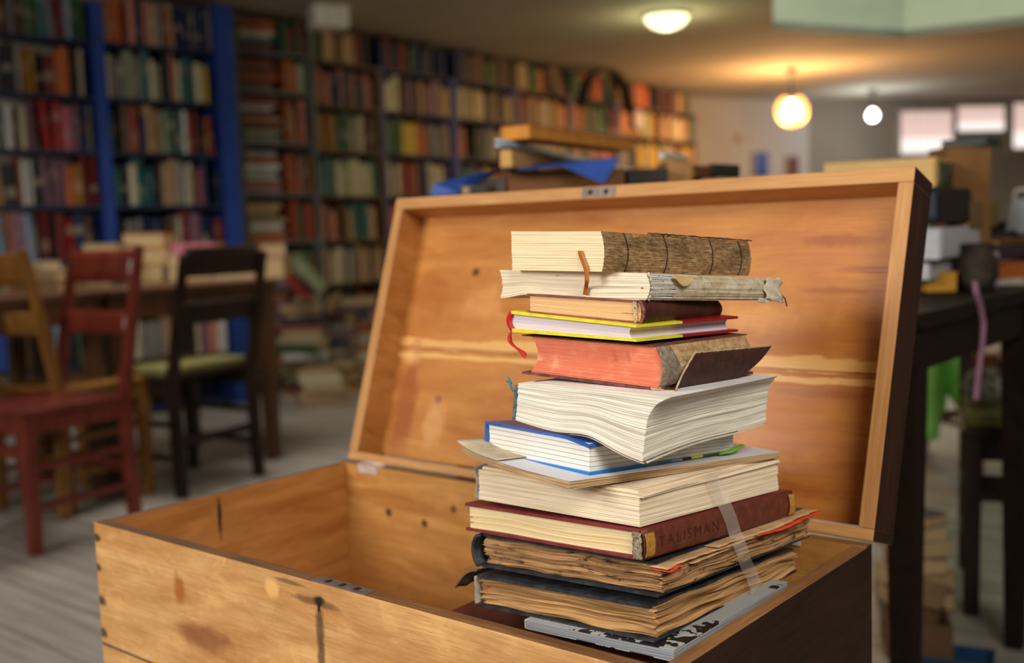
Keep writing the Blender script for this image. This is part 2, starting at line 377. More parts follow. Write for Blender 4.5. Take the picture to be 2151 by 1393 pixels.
# windows on the far right wall
t = NT('window_glow'); v = t.coord('Generated'); z = t.sep(v)[2]; x = t.sep(v)[0]
bars = t.math('LESS_THAN', t.math('FRACT', t.math('MULTIPLY', x, 9)), 0.16)
cc = t.cramp(z, [(0.0, srgb(255, 246, 240)), (0.34, srgb(255, 240, 232)), (0.4, srgb(228, 196, 186)), (1, srgb(206, 176, 166))])
cc = t.mix(t.math('MULTIPLY', bars, 0.35), cc, srgb(150, 120, 110))
M_glow = t.done((0, 0, 0, 1), 0.4, Emission_Color=cc, Emission_Strength=1.2)
M_wframe = plain('window_frame_paint', srgb(140, 134, 128), 0.6)
dW = (fe - fc).normalized(); nW = Vector((-dW.y, dW.x, 0))
if nW.dot(c0 - fc) < 0: nW = -nW
for i, (xa, xb, ya, yb) in enumerate([(1890, 2000, 234, 322), (2008, 2108, 224, 275), (2126, 2235, 217, 310)]):
    def onwall(px, py):
        rv = Vector(ray(px, py)); o3 = Vector(CAM); q = fc + nW * 0.02
        return o3 + rv * ((q - o3).dot(nW) / rv.dot(nW))
    a, b, c_, d_ = onwall(xa, yb), onwall(xb, yb), onwall(xb, ya), onwall(xa, ya)
    zb, zt = (a.z + b.z) / 2, (c_.z + d_.z) / 2
    root = structure(empty('window_%d' % (i + 1), (a.x, a.y, zb), math.atan2((b - a).y, (b - a).x))); wdt = (b - a).xy.length
    mb = MB(); mb.box(0, wdt, -0.008, 0.008, 0, zt - zb); mb.build('glass_pane', M_glow, root)
    mb = MB()
    for (x0, x1, z0, z1) in ((-.06, 0, -.06, zt - zb + .06), (wdt, wdt + .06, -.06, zt - zb + .06), (0, wdt, -.06, 0), (0, wdt, zt - zb, zt - zb + .06)): mb.box(x0, x1, -0.03, 0.03, z0, z1)
    mb.build('window_frame', M_wframe, root)

# ------------------------------------------------------------------ lamps
M_dome = emit('lit_dome_glass', (1.0, 1.0, 0.55, 1), 2.6); M_white = plain('white_enamel', srgb(220, 216, 200), 0.4)
p = at_z(1400, 30, CEIL)
dl = empty('ceiling_lamp', (p[0], p[1], CEIL)); tag(dl, 'round frosted dome lamp lit on the ceiling above the bookcases', 'lamp')
mb = MB(); mb.lathe([(0.0, -0.105), (0.05, -0.10), (0.10, -0.082), (0.135, -0.052), (0.15, -0.02)], 32); mb.build('lamp_shade', M_dome, dl)
mb = MB(); mb.lathe([(0.15, -0.02), (0.165, -0.018), (0.165, -0.001), (0.0, -0.001)], 32); mb.build('lamp_base', M_white, dl)
point('ceiling_lamp_light', (p[0], p[1], CEIL - 0.16), 11, (1.0, 0.98, 0.50), 0.1)
M_warm = emit('warm_bulb_glass', (1.0, 0.78, 0.40, 1), 22); M_cool = emit('cool_bulb_glass', (0.93, 1.0, 0.93, 1), 14)
M_amber = NT('amber_globe_glass').done((1.0, 0.62, 0.28, 1), 0.6, Alpha=0.22, Emission_Color=(1.0, .45, .12, 1), Emission_Strength=1.2, Specular_IOR_Level=0.1)
def pendant(px, py, D, r, mat, label, globe=None, power=20, col=(1, .7, .4)):
    q = at_d(px, py, D); root = empty('pendant_lamp', (q[0], q[1], CEIL)); tag(root, label, 'lamp'); z = q[2] - CEIL
    mb = MB(); mb.lathe([(0, -r), (r * .5, -r * .87), (r * .87, -r * .5), (r, 0), (r * .87, r * .5), (r * .5, r * .9), (r * .35, r * 1.2)], 24, c=(0, 0, z)); mb.build('bulb', mat, root)
    mb = MB(); mb.lathe([(r * .36, z + r * 1.15), (r * .4, z + r * 1.9), (0.0, z + r * 2.0)], 16); mb.build('socket', M_black, root)
    mb = MB(); mb.tube([(0, 0, z + r * 1.9), (0, 0, -0.02)], 0.006, 6); mb.build('cord', M_black, root)
    mb = MB(); mb.lathe([(0, -0.04), (0.04, -0.035), (0.055, -0.002), (0, -0.001)], 16); mb.build('ceiling_rose', M_black, root)
    if globe:
        mb = MB(); R_ = globe
        mb.lathe([(R_ * math.sin(math.pi * k / 12), -R_ * math.cos(math.pi * k / 12)) for k in range(0, 11)], 28, c=(0, 0, z)); mb.build('lamp_shade', M_amber, root)
    for k in range(3):
        a = 2 * math.pi * k / 3 + .4; rr_ = (globe or .10) + .03
        point('pendant_light', (q[0] + rr_ * math.cos(a), q[1] + rr_ * math.sin(a), q[2] - .14), power / 3, col, 0.03)
pendant(1663, 232, 10.2, 0.080, M_warm, 'warm round pendant bulb with amber globe glowing orange', 0.150, 120, (1.0, 0.52, 0.19))
pendant(1833, 243, 12.1, 0.058, M_cool, 'small cold white pendant bulb near the far windows', None, 22, (0.85, 0.95, 1.0))

# ------------------------------------------------------------------ chest
RIM = 0.65; CB = 0.41; CX, CY = 0.79, 0.402; T = 0.014
chest = empty('wooden_chest', (0, 0, 0)); tag(chest, 'open old pine chest holding the tall stack of worn books', 'chest')
def board(name, x0, x1, y0, y1, z0, z1, mats, parent, faces=None, bevel=0.0012, jag=0.0):
    """one plank; faces maps a side (+x -x +y -y +z -z) to a material index"""
    mb = MB(); n = 26
    def F(ax, s): return (faces or {}).get(('+' if s > 0 else '-') + 'xyz'[ax], 0)
    mb.box(x0, x1, y0, y1, z0, z1)
    me = mb.mesh(name, bevel=bevel)
    for p_ in me.polygons:
        nn = p_.normal; ax = max(range(3), key=lambda k: abs(nn[k])); p_.material_index = F(ax, nn[ax])
    return link(name, me, mats, parent)
board('front_panel', 0, CX, -CY, -CY + T + .002, CB, RIM, [M_front, M_rim, M_back, M_dark], chest, {'+z': 1, '+y': 2, '+x': 3})
board('back_panel', 0, CX - .0002, -T, 0, CB, RIM, [M_back, M_rim, M_dark], chest, {'+z': 1, '+x': 2, '+y': 2}, bevel=.0003)
board('side_panel', 0.0005, T, -CY + T + .0021, -T - .0001, CB, RIM - .0006, [M_side_in, M_rim_y], chest, {'+z': 1})
board('side_panel', CX - T, CX + .0006, -CY + T + .0021, -T - .0001, CB, RIM - .0006, [M_side_in, M_rim_y, M_dark], chest, {'+z': 1, '+x': 2, '+y': 2})
board('bottom_panel', T, CX - T, -CY + T + .0021, -T, CB, CB + 0.012, M_side_in, chest)
# iron strike plate let into the front rim
mb = MB(); mb.box(0.395, 0.47, -CY + .0005, -CY + T, RIM - .001, RIM + .0009); o = mb.build('strike_plate', M_steel, chest); o['label'] = 'dull steel strike plate'
mb = MB()
for xx in (0.412, 0.432, 0.452): mb.box(xx - .0025, xx + .0025, -CY + .004, -CY + .011, RIM + .0008, RIM + .0013)
mb.build('screw_slot', M_black, o)
mb = MB(); mb.lathe([(0, 0), (.003, 0)], 12); k_ = MB(); k_.tube([(0.405, -CY - .0004, 0.632), (0.405, -CY + .003, 0.632)], 0.0032, 12); k_.box(0.4038, 0.4062, -CY - .0006, -CY + .002, 0.622, 0.631); kh = k_.build('keyhole', M_black, chest)
# lid, hinged on the back rim, leaning back
LID_H, LID_D, LT = 0.402, 0.058, 0.017
ang = math.radians(18.0)
lid = board('lid', LT - .002, CX - LT + .002, LID_D - 0.010, LID_D, LT - .002, LID_H - LT + .002, [M_panel, M_dark_v], chest, {'+y': 1})
lid.location = (0, 0.003, RIM + 0.0015); lid.rotation_euler = (-ang, 0, 0); lid['label'] = 'raised lid leaning back, with a planked orange inner panel'
board('frame_board', 0, CX, 0, LID_D, LID_H - LT, LID_H, [M_frame, M_dark], lid, {'+y': 1, '+z': 0, '+x': 1})
board('frame_board', 0, CX, 0, LID_D, 0, LT * .7, [M_frame, M_rim, M_dark], lid, {'+z': 1, '+x': 2, '+y': 2})
board('frame_board', 0, LT, 0.0003, LID_D - .0003, LT * .7 + .0001, LID_H - LT - .0001, [M_frame_v, M_side_in, M_dark_v], lid, {'+x': 1, '-x': 2})
board('frame_board', CX - LT, CX, 0.0003, LID_D - .0003, LT * .7 + .0001, LID_H - LT - .0001, [M_frame_v, M_dark_v], lid, {'+x': 1, '+y': 1})
mb = MB(); mb.box(0.352, 0.405, -0.0012, 0.014, LID_H - .0155, LID_H - .002); lp = mb.build('latch_plate', M_steel, lid, bevel=.0006); lp['label'] = 'steel latch plate with two holes'
mb = MB()
for xx in (0.366, 0.391): mb.tube([(xx, -0.0018, LID_H - .0088), (xx, 0.003, LID_H - .0088)], 0.0036, 12)
mb.build('latch_hole', M_black, lp)
M_hinge = plain('pale_worn_hinge', srgb(206, 186, 174), .45, .2, 90)
for xx in (0.062, 0.70):
    mb = MB(); mb.box(xx - .024, xx + .024, -0.0135, -0.001, RIM - .0002, RIM + .0012); mb.box(xx - .019, xx + .019, -0.0160, -0.0138, RIM - .010, RIM + .0012); mb.tube([(xx - .020, 0.0, RIM + .0012), (xx + .020, 0.0, RIM + .0012)], 0.0022, 8)
    o = mb.build('hinge', M_hinge, chest)
# bench carrying the chest
M_bench = wood('bench_wood', srgb(92, 60, 38), srgb(56, 34, 22), 0)
bench = empty('low_bench', (0, 0, 0)); tag(bench, 'dark low wooden bench underneath the open chest', 'bench')
mb = MB(); mb.box(-0.03, 0.82, -0.43, 0.03, CB - 0.035, CB - .0005); mb.build('bench_top', M_bench, bench, bevel=.002)
for lx in (0.01, 0.75):
    for ly in (-0.40, -0.03):
        mb = MB(); mb.box(lx, lx + .035, ly, ly + .035, 0, CB - .0355); mb.build('leg', M_bench, bench)

# ------------------------------------------------------------------ foreground stack of books
class Frame:
    """a book lying flat: near corner F, visible left face F->L, visible right face F->R (image readings turned into real places)"""
    def __init__(s, L, F, R, d0=0.9, yaw=0.0, level=False):
        a = math.radians(yaw); s.ex = np.array([math.cos(a), math.sin(a), 0]); s.ey = np.array([-math.sin(a), math.cos(a), 0]); s.yaw = a
        P = at_d(F[0], (F[1] + F[2]) / 2, d0); s.P = np.array([P[0], P[1], 0])
        def solve(px, dv):
            q3 = 0.12
            for _ in range(40):
                b0 = np.array([s.P[0], s.P[1], P[2]])
                q = proj(b0 + dv * q3)[0][0]; q2 = proj(b0 + dv * (q3 + 1e-4))[0][0]
                q3 += (px - q) / ((q2 - q) / 1e-4)
            return q3
        s.W = solve(L[0], -s.ex); s.L = solve(R[0], s.ey)
        def zz(pt, c):
            d = proj([pt[0], pt[1], P[2]])[1]; return at_d(c[0], c[1], d)[2], at_d(c[0], c[2], d)[2]
        zf = zz(s.P, F); zl = zz(s.P - s.ex * s.W, L); zr = zz(s.P + s.ey * s.L, R)
        if level:
            zb = min(zf[1], zl[1], zr[1]); zf = zl = zr = (zf[0], zf[1])
        s.b = (zf[1], zl[1] - zf[1], zr[1] - zf[1]); s.t = (zf[0] - zf[1], (zl[0] - zl[1]) - (zf[0] - zf[1]), (zr[0] - zr[1]) - (zf[0] - zf[1]))
        s.T = s.t[0]
    def pos(s, u, v, w, o=(0, 0, 0)):
        p = s.P - s.ex * (u * s.W) + s.ey * (v * s.L)
        z = s.b[0] + s.b[1] * u + s.b[2] * v + w * (s.t[0] + s.t[1] * u + s.t[2] * v)
        return p + s.ex * o[0] + s.ey * o[1] + np.array([0, 0, z + o[2]])
    def hit(s, px, py, out=0.002):
        """point on the right face plane seen at a pixel"""
        r = ray(px, py); q = s.P + s.ex * out; k = np.dot(q - CAM, s.ex) / np.dot(r, s.ex); return CAM + r * k

def slab(fr, name, mats, parent, u0=0, u1=1, v0=0, v1=1, w0=0, w1=1, off=None, rel=None, nu=30, nv=30, nw=2, fmi=None, smooth=False):
    """closed block in a book's frame. off(u,v,w) bends it, rel(u,v,w,side) insets ragged page edges"""
    mb = MB(); off = off or (lambda u, v, w: (0, 0, 0))
    fmi = fmi or {}
    def P(u, v, w):
        o = list(off(u, v, w))
        if rel is not None:
            if u <= u0 + 1e-6: o[0] -= rel(v * fr.L + 5, w)
            if u >= u1 - 1e-6: o[0] += rel(v * fr.L + 9, w)
            if v <= v0 + 1e-6: o[1] += rel(u * fr.W, w)
            if v >= v1 - 1e-6: o[1] -= rel(u * fr.W + 3, w)
        return fr.pos(u, v, w, o)
    lu = lambda a: u0 + (u1 - u0) * a; lv = lambda a: v0 + (v1 - v0) * a; lw = lambda a: w0 + (w1 - w0) * a
    mb.grid(lambda a, b: P(lu(a), v0, lw(b)), nu, nw, fmi.get('front', 0), lambda a, b: (lu(a) * fr.W, lw(b) * fr.T), smooth)
    mb.grid(lambda a, b: P(u0, lv(a), lw(b)), nv, nw, fmi.get('right', 0), lambda a, b: (0.31 + lv(a) * fr.L, lw(b) * fr.T), smooth)
    mb.grid(lambda a, b: P(u1, lv(a), lw(b)), nv, nw, fmi.get('left', 0), lambda a, b: (0.7 + lv(a) * fr.L, lw(b) * fr.T), smooth)
    mb.grid(lambda a, b: P(lu(a), v1, lw(b)), nu, nw, fmi.get('back', 0), lambda a, b: (1.3 + lu(a) * fr.W, lw(b) * fr.T), smooth)
    for w_, k in ((w1, 'top'), (w0, 'bottom')):
        mb.grid(lambda a, b: P(lu(a), lv(b), w_), nu, nv, fmi.get(k, 0), lambda a, b: (lu(a) * fr.W, 0.5 + lv(b) * fr.L), smooth)
    return mb.build(name, mats, parent)

def ragged(seed, amp, n, low=0.0, lf=18.0, sig=0.0, nsig=8):
    rnd = random.Random(seed); lv_ = [rnd.random() for _ in range(n + 2)]; sg = [rnd.random() for _ in range(nsig + 2)]
    def f(s, w):
        k = min(max(int(w * n), 0), n); r = amp * lv_[k] + sig * sg[min(max(int(w * nsig), 0), nsig)]
        if low: r += low * (0.5 + noise.noise(Vector((s * lf, w * 14.0 + seed, seed * 1.7))))
        return r
    return f
def sheet(fn, ns, nt, name, mats, parent, thick=0.0012, uvfn=None, smooth=True, offset=0):
    mb = MB(); mb.grid(fn, ns, nt, 0, uvfn or (lambda a, b: (a, b)), smooth); o = mb.build(name, mats, parent, recalc=False)
    if thick:
        md = o.modifiers.new('thickness', 'SOLIDIFY'); md.thickness = thick; md.offset = offset; md.use_rim = True
    return o
def cloth(name, c, c2, rough=0.6, sc=60, bump=0.4, edge=None):
    t = NT(name); v = t.coord(); n1 = t.noise(v, sc, 5, 0.7); n2 = t.noise(v, sc * 12, 2)
    return t.done(t.mix(t.ramp(n1, 0.42, 0.68), c, c2), rough, t.math('ADD', n1, n2), bump, 0.0006, Specular_IOR_Level=0.35)

CREAM = (srgb(246, 226, 190), srgb(196, 156, 108))
stack = {}
def new_book(k, label, group=None):
    r = empty('book'); tag(r, label, 'book', group); stack[k] = r; return r

# --- 1: coverless book with bare brown sewn spine
fr = Frame((1074, 486, 568), (1263, 486, 571), (1572, 508, 580), 0.915, -8)
b1 = new_book(1, 'coverless cream book with bare brown sewn spine, topmost of the tall stack in the chest')
M_p1 = paper('warm_cream_pages', srgb(248, 226, 186), srgb(224, 186, 132), freq=2200, amount=0.45, groups=220, garnt=0.3, stain=(srgb(240, 206, 150), 0.4))
t = NT('bare_glued_spine'); uv = t.coord('UV')
g1 = t.noise(t.mapping(uv, (60, 2600, 1)), 1.0, 3, 0.7); g2 = t.noise(t.mapping(uv, (130, 420, 1)), 1.0, 5, 0.7); g3 = t.noise(t.mapping(uv, (25, 60, 1)), 1.0, 3, 0.6)
c = t.cramp(g2, [(0.3, srgb(84, 60, 38)), (0.44, srgb(160, 124, 84)), (0.6, srgb(200, 166, 120)), (0.8, srgb(224, 198, 156))])
c = t.mix(t.ramp(g1, 0.50, 0.62, 0, 0.8), c, srgb(66, 46, 30)); c = t.mix(t.ramp(g3, 0.48, 0.68, 0, 0.6), c, srgb(84, 58, 38))
M_sp1 = t.done(c, 0.85, t.math('ADD', g1, g2), 0.8, 0.0012, Specular_IOR_Level=0.15)
bul = lambda w: 1 - (2 * w - 1) ** 2
o1 = lambda u, v, w: (0.0035 * bul(w) * (1 - u), 0, 0)
slab(fr, 'page_block', [M_p1, M_sp1], b1, off=o1, rel=ragged(1, .0004, 60, .0003), nu=36, nv=48, nw=64, fmi={'right': 1})
M_thread = plain('old_sewing_thread', srgb(62, 46, 32), 0.9)
for i, vv in enumerate((0.135, 0.385, 0.70, 0.915)):
    mb = MB(); mb.tube([fr.pos(0, vv + .008 * math.sin(a * 3.1), a, (0.0002 + 0.0035 * bul(a), 0, 0)) for a in [j / 14 for j in range(15)]], 0.0006, 6); mb.build('sewing_thread', M_thread, b1)
M_sp_edge = cloth('torn_spine_edge', srgb(56, 46, 38), srgb(110, 96, 78), 0.9)
sheet(lambda a, b: fr.pos(-0.012 + .04 * b, .30 + a * .715, 1.0, (0.0005, 0, 0.0012 + .0012 * noise.noise(Vector((a * 30, b * 3, 2))))), 40, 4, 'spine_remnant', M_sp_edge, b1, .001)
# orange bookmark hanging from its pages down over the next book
t = NT('orange_ribbon_weave'); uv = t.coord('UV'); w1 = t.noise(t.mapping(uv, (8, 90, 1)), 1, 3)
M_orange = t.done(t.cramp(w1, [(0.35, srgb(196, 104, 24)), (0.6, srgb(232, 150, 66))]), 0.9, w1, 0.9, 0.001)
def lface(frm, px, py, out=0.003):
    r = ray(px, py); q = frm.P - frm.ey * out; return CAM + r * (np.dot(q - CAM, frm.ey) / np.dot(r, frm.ey))
fr2 = Frame((1048, 567, 627), (1356, 573, 631), (1628, 585, 632), 0.905, -5)
pts = [(1218, 528), (1221, 540), (1226, 552), (1231, 566), (1233, 578), (1233, 590), (1231, 604), (1229, 619)]
near = lambda a, b: a if np.dot(a - CAM, R3[:, 2] * 0 + (R3 @ np.array([0, 0, 1]))) < np.dot(b - CAM, R3 @ np.array([0, 0, 1])) else b
P3 = [near(lface(fr, px, py, 0.0022), lface(fr2, px, py, 0.0022)) if 1 < i < 6 else lface(fr if i < 2 else fr2, px, py, 0.0022) for i, (px, py) in enumerate(pts)]
P3 = [Vector(p) for p in P3]; start = Vector(fr.pos(0.25, 0.02, 0.52))
P3[0] = P3[0]; wd = Vector(fr.ex) * 0.0023
def rib(path, half):
    def f(a, b):
        x = a * (len(path) - 1); i = min(int(x), len(path) - 2); q = path[i].lerp(path[i + 1], x - i)
        return q + half * (2 * b - 1)
    return f
sheet(rib([start] + P3, wd), 36, 4, 'bookmark', M_orange, b1, .0008)

# --- 2: cream book with worn paper-lined spine
b2 = new_book(2, 'cream book with torn grey cloth spine and printed strips, second from top of the stack')
t = NT('worn_lined_spine'); uv = t.coord('UV'); s_ = t.sep(uv); sx_ = t.math('SUBTRACT', s_[0], 0.31)
st = t.noise(t.mapping(uv, (6, 1500, 1)), 1, 1); blk = t.ramp(st, 0.52, 0.54)
dash = t.noise(t.mapping(uv, (420, 700, 1)), 1, 1)
printed = t.mix(t.math('MAXIMUM', t.math('MULTIPLY', blk, 0.9), t.math('MULTIPLY', t.math('GREATER_THAN', dash, 0.66), 0.8)), srgb(232, 226, 214), srgb(44, 40, 36))
g2 = t.noise(t.mapping(uv, (70, 120, 1)), 1, 5, 0.7); g3 = t.noise(t.mapping(uv, (30, 40, 1)), 1, 3, 0.6)
clo = t.cramp(g2, [(0.3, srgb(158, 140, 110)), (0.5, srgb(206, 192, 162)), (0.8, srgb(236, 226, 204))])
clo = t.mix(t.ramp(g3, 0.52, 0.7, 0, 0.6), clo, srgb(166, 118, 58))
crease = t.ramp(t.math('ABSOLUTE', t.math('SUBTRACT', t.math('FRACT', t.math('MULTIPLY', sx_, 30.0)), 0.5)), 0.0, 0.03, 1, 0)
clo = t.mix(t.math('MULTIPLY', crease, 0.6), clo, srgb(222, 212, 186))
edge = t.math('ADD', 0.037, t.math('MULTIPLY', t.math('SUBTRACT', t.noise(t.mapping(uv, (1, 90, 1)), 1, 3), 0.5), 0.016))
c = t.mix(t.math('GREATER_THAN', sx_, edge), printed, clo)
c = t.mix(t.math('LESS_THAN', sx_, 0.0035), c, srgb(214, 210, 204))
M_sp2 = t.done(c, 0.9, t.math('ADD', g2, t.math('MULTIPLY', blk, -0.6)), 0.7, 0.0012, Specular_IOR_Level=0.15)
M_p2 = paper('cream_white_pages', srgb(246, 232, 204), srgb(190, 164, 126), freq=1500, amount=0.5, groups=260, garnt=0.35, stain=(srgb(236, 214, 176), 0.4),
             spot_list=[((0.008, 0.010), (0.002, 0.0012), srgb(190, 100, 30), 0.9), ((0.10, 0.019), (0.003, 0.0006), srgb(150, 110, 60), 0.8)])
def o2(u, v, w):
    c_ = -0.004 * (1 - (2 * w - 1) ** 2) * u ** 3                   # hollow fore-edge on the far left
    return (0.0045 * bul(w) * (1 - u) ** 2 - c_ * 1.0, 0.0, (0.0038 * (1 - w) * math.exp(-((u - 0.80) / 0.12) ** 2)))
slab(fr2, 'page_block', [M_p2, M_sp2], b2, off=o2, rel=ragged(2, .0005, 40, .0005), nu=44, nv=50, nw=44, fmi={'right': 1})
M_rag = cloth('frayed_spine_cloth', srgb(182, 168, 142), srgb(222, 212, 190), 0.95, 40, 0.6)
sheet(lambda a, b: fr2.pos(-0.004 - .02 * a, 0.86 + .15 * a + 0.008 * math.sin(b * 9), 0.04 + b * 0.96, (0.0052 + .0013 * math.sin(b * 9 + a * 7) - .005 * a * a, 0, .0010 * math.sin(a * 12 + b * 5))), 14, 12, 'spine_cloth', M_rag, b2, .0009)
sheet(lambda a, b: fr2.pos(0.0, 0.80 + .22 * a, -0.06 + .2 * b, (0.0062 + .002 * math.sin(a * 11) * b, 0, -.001 * math.sin(a * 8))), 16, 5, 'spine_cloth', M_rag, b2, .0008)
M_tan = plain('tan_paper_scrap', srgb(206, 172, 118), 0.8)
sheet(lambda a, b: fr2.pos(0, 0.145 + .14 * a, 0.98 - 0.10 * a - .40 * b * math.sin(math.pi * min(1, a * .9 + .1)), (0.006 + .003 * b, 0, 0)), 10, 6, 'paper_flap', M_tan, b2, .0004)
mb = MB(); mb.tube([fr2.pos(0.0, 1.0, .4, (.003, 0, 0)), fr2.pos(-.01, 1.04, .1, (.004, 0, 0)), fr2.pos(-.012, 1.055, -.25, (.004, 0, 0))], .0007, 5); mb.build('loose_thread', M_thread, b2)
mb = MB()
mb.tube([fr2.pos(0, 0.008 + .004 * math.sin(a * 40), a, (0.0015 + 0.0045 * bul(a), 0, 0)) for a in [j / 30 for j in range(31)]], 0.0011, 6); mb.build('head_cord', M_rag, b2)

def hardcover(k, label, fr, pages, cover, tb=0.0024, ov=0.003, spine='right', off=None, rel=None, nw=40, spine_mat=None, round_=0.003, bottom_mat=None, top_cover=True, flare=0.0, group=None, spine_part=True):
    bk = new_book(k, label, group); eb = tb / fr.T
    off = off or (lambda u, v, w: (0, 0, 0)); eu = ov / fr.W; ev = ov / fr.L
    slab(fr, 'page_block', pages, bk, w0=eb, w1=1 - eb if top_cover else 1, off=off, rel=rel or ragged(k, .0004, nw, .0002), nw=nw, nu=36, nv=36)
    u0, u1 = (-eu, 1 - eu) if spine == 'left' else (eu * .2, 1 + eu)
    if spine == 'left': u0, u1 = -eu, 1.0
    offc = lambda w: (lambda u, v, w_: (lambda o: (0, 0, o[2]))(off(u, v, w)))
    if top_cover: slab(fr, 'front_cover', cover, bk, u0, u1, -ev, 1 + ev, 1 - eb, 1, off=offc(1), nu=16, nv=16, nw=1)
    slab(fr, 'back_cover', bottom_mat or cover, bk, u0, u1, -ev, 1 + ev, 0, eb, off=offc(0), nu=16, nv=16, nw=1)
    if spine_part:
        sg = 1 if spine == 'right' else -1; ub = 0 if spine == 'right' else 1
        def f(a, b):
            w = b; bu = round_ * bul(w)
            return fr.pos(ub, -ev + a * (1 + 2 * ev), w, (sg * (0.0012 + bu), 0, 0))
        sheet(f, 24, 12, 'spine', spine_mat or cover, bk, .0018, lambda a, b: (a * fr.L, b * fr.T))
    return bk

# --- 3: small faded red-brown hardcover
fr = Frame((1113, 617, 657), (1341, 631, 681), (1503, 633, 665), 0.905, 2)
M_rb = cloth('faded_red_brown_cloth', srgb(120, 66, 56), srgb(150, 92, 80), 0.8, 90); M_dk = cloth('dark_maroon_spine', srgb(58, 26, 18), srgb(84, 44, 30), 0.55, 50)
M_p3 = paper('tan_pages', srgb(232, 188, 134), srgb(206, 156, 100), freq=1800, amount=0.35, groups=200, garnt=0.3, spot_list=[((0.012, 0.008), (0.010, 0.0005), srgb(120, 74, 44), 0.8)])
b3 = hardcover(3, 'small red-brown hardcover with tan pages, third from top of the tall stack', fr, [M_p3], [M_rb], tb=.0017, ov=.0015, spine='right', round_=.004, spine_mat=M_dk,
               off=lambda u, v, w: (0.003 * bul(w) * (1 - u), 0, 0))
mb = MB(); mb.tube([fr.pos(0, -.012, a, (.0022 + .004 * bul(a), 0, 0)) for a in [j / 12 for j in range(13)]], .0014, 7); o = mb.build('spine_edge', M_rb, b3); 
mb = MB(); rnd = random.Random(4)
for i in range(5): mb.tube([fr.pos(.012 + .012 * rnd.random(), -.01, 1 - .05 - .9 * j / 8, (.001 * rnd.uniform(-1, 1), -.0014 + .0008 * rnd.random(), 0)) for j in range(9)], .0004, 5)
mb.build('frayed_headband', M_rag, b3)

# --- 4: yellow and red cover, lilac pages, red headband and ribbon
fr = Frame((1082, 652, 697), (1334, 681, 717), (1536, 664, 697), 0.90, -3)
M_lil = paper('lilac_white_pages', srgb(228, 216, 226), srgb(190, 172, 190), freq=3000, amount=0.4, groups=400, garnt=0.25)
t = NT('yellow_and_red_cover'); uv = t.coord('UV'); s_ = t.sep(t.coord('Object'))
red = t.math('GREATER_THAN', t.vmath('DOT_PRODUCT', t.vmath('SUBTRACT', t.coord('Object'), tuple(fr.P)), tuple(fr.ey)), fr.L * 0.42)
chip = t.noise(t.coord(), 120, 4)
c = t.mix(red, t.mix(t.ramp(chip, .35, .7), srgb(222, 208, 30), srgb(240, 226, 60)), srgb(150, 20, 22)); c = t.mix(t.math('GREATER_THAN', chip, 0.74), c, srgb(236, 232, 210))
M_yel = t.done(c, 0.35, Specular_IOR_Level=0.5)
b4 = hardcover(4, 'yellow hardcover with lilac-white pages and a red ribbon, fourth from top of the stack', fr, [M_lil], [M_yel], tb=.0022, ov=.0045, spine='left', spine_part=False,
               off=lambda u, v, w: (-0.0055 * bul(w), 0.0, 0))
M_red = plain('red_cloth_band', srgb(196, 22, 18), 0.55)
sheet(lambda a, b: fr.pos(1.0, -.01 + a * 1.02, .06 + b * .88, (-0.0015 - 0.0068 * bul(.06 + b * .88), 0, 0)), 20, 10, 'spine', M_red, b4, .0022)
mb = MB(); mb.tube([fr.pos(.985, -.008, a, (-.001 - .006 * bul(a), 0, 0)) for a in [.08 + .84 * j / 10 for j in range(11)]], .0016, 7); mb.build('headband', M_red, b4)
rp = [at_d(px, py, 1.005 - i * .001) for i, (px, py) in enumerate([(1088, 688), (1080, 690), (1073, 697), (1070, 708), (1072, 719), (1079, 727), (1088, 733), (1096, 739), (1101, 745), (1105, 750)])]
rp = [Vector(p) for p in rp]
sheet(lambda a, b: rib(rp, Vector((.0016 * (1 - .8 * (a > .93)), 0.001, .0009 + .001 * math.sin(a * 8))))(a, b), 40, 3, 'bookmark_ribbon', M_red, b4, .0003)

# --- 5: red-edged thick old book with torn leather
fr = Frame((1112, 703, 787), (1384, 726, 822), (1572, 702, 787), 0.90, -3)
b5 = new_book(5, 'thick old book with salmon red page edges and torn dark leather, fifth from the top')
M_p5 = paper('salmon_red_page_edges', srgb(232, 132, 100), srgb(196, 86, 62), freq=1500, amount=0.55, groups=130, garnt=0.4, stain=(srgb(238, 168, 128), 0.7),
             spot_list=[((0.145, 0.016), (0.010, 0.004), srgb(238, 186, 140), 0.7), ((0.05, 0.025), (0.003, 0.006), srgb(206, 104, 80), 0.7), ((0.035, 0.025), (0.003, 0.006), srgb(206, 104, 80), 0.7), ((0.12, 0.013), (.004, .010), srgb(238, 176, 130), .5)])
t = NT('bare_spine_lining'); uv = t.coord('UV'); z = t.sep(uv)[1]; g2 = t.noise(t.mapping(uv, (90, 120, 1)), 1, 5, .7)
c = t.cramp(g2, [(0.3, srgb(120, 88, 54)), (0.5, srgb(176, 140, 96)), (0.8, srgb(216, 190, 146))]); low = t.math('LESS_THAN', t.math('ADD', z, t.math('MULTIPLY', g2, .01)), 0.026)
c = t.mix(low, c, srgb(208, 182, 136)); M_line = t.done(c, .85, g2, .6, .001)
def o5(u, v, w):
    k = 0.010 * (1 - (2 * w - 1) ** 2) + 0.004 * w
    return (0.006 * bul(w) * (1 - u) - .004 * w * (1 - u) + (k - .002) * u, 0, 0)
slab(fr, 'page_block', [M_p5, M_line], b5, w0=.06, w1=.965, off=o5, rel=ragged(5, .0003, 60, .0002), nu=36, nv=30, nw=60, fmi={'right': 1})
M_leather = cloth('cracked_dark_leather', srgb(58, 32, 21), srgb(80, 46, 31), 0.7, 120, .7); M_board = cloth('scuffed_maroon_board', srgb(96, 52, 44), srgb(134, 88, 76), .85, 160, .6)
slab(fr, 'back_cover', [M_board], b5, -.01, 1.05, -.02, 1.04, 0, .06, nw=1)
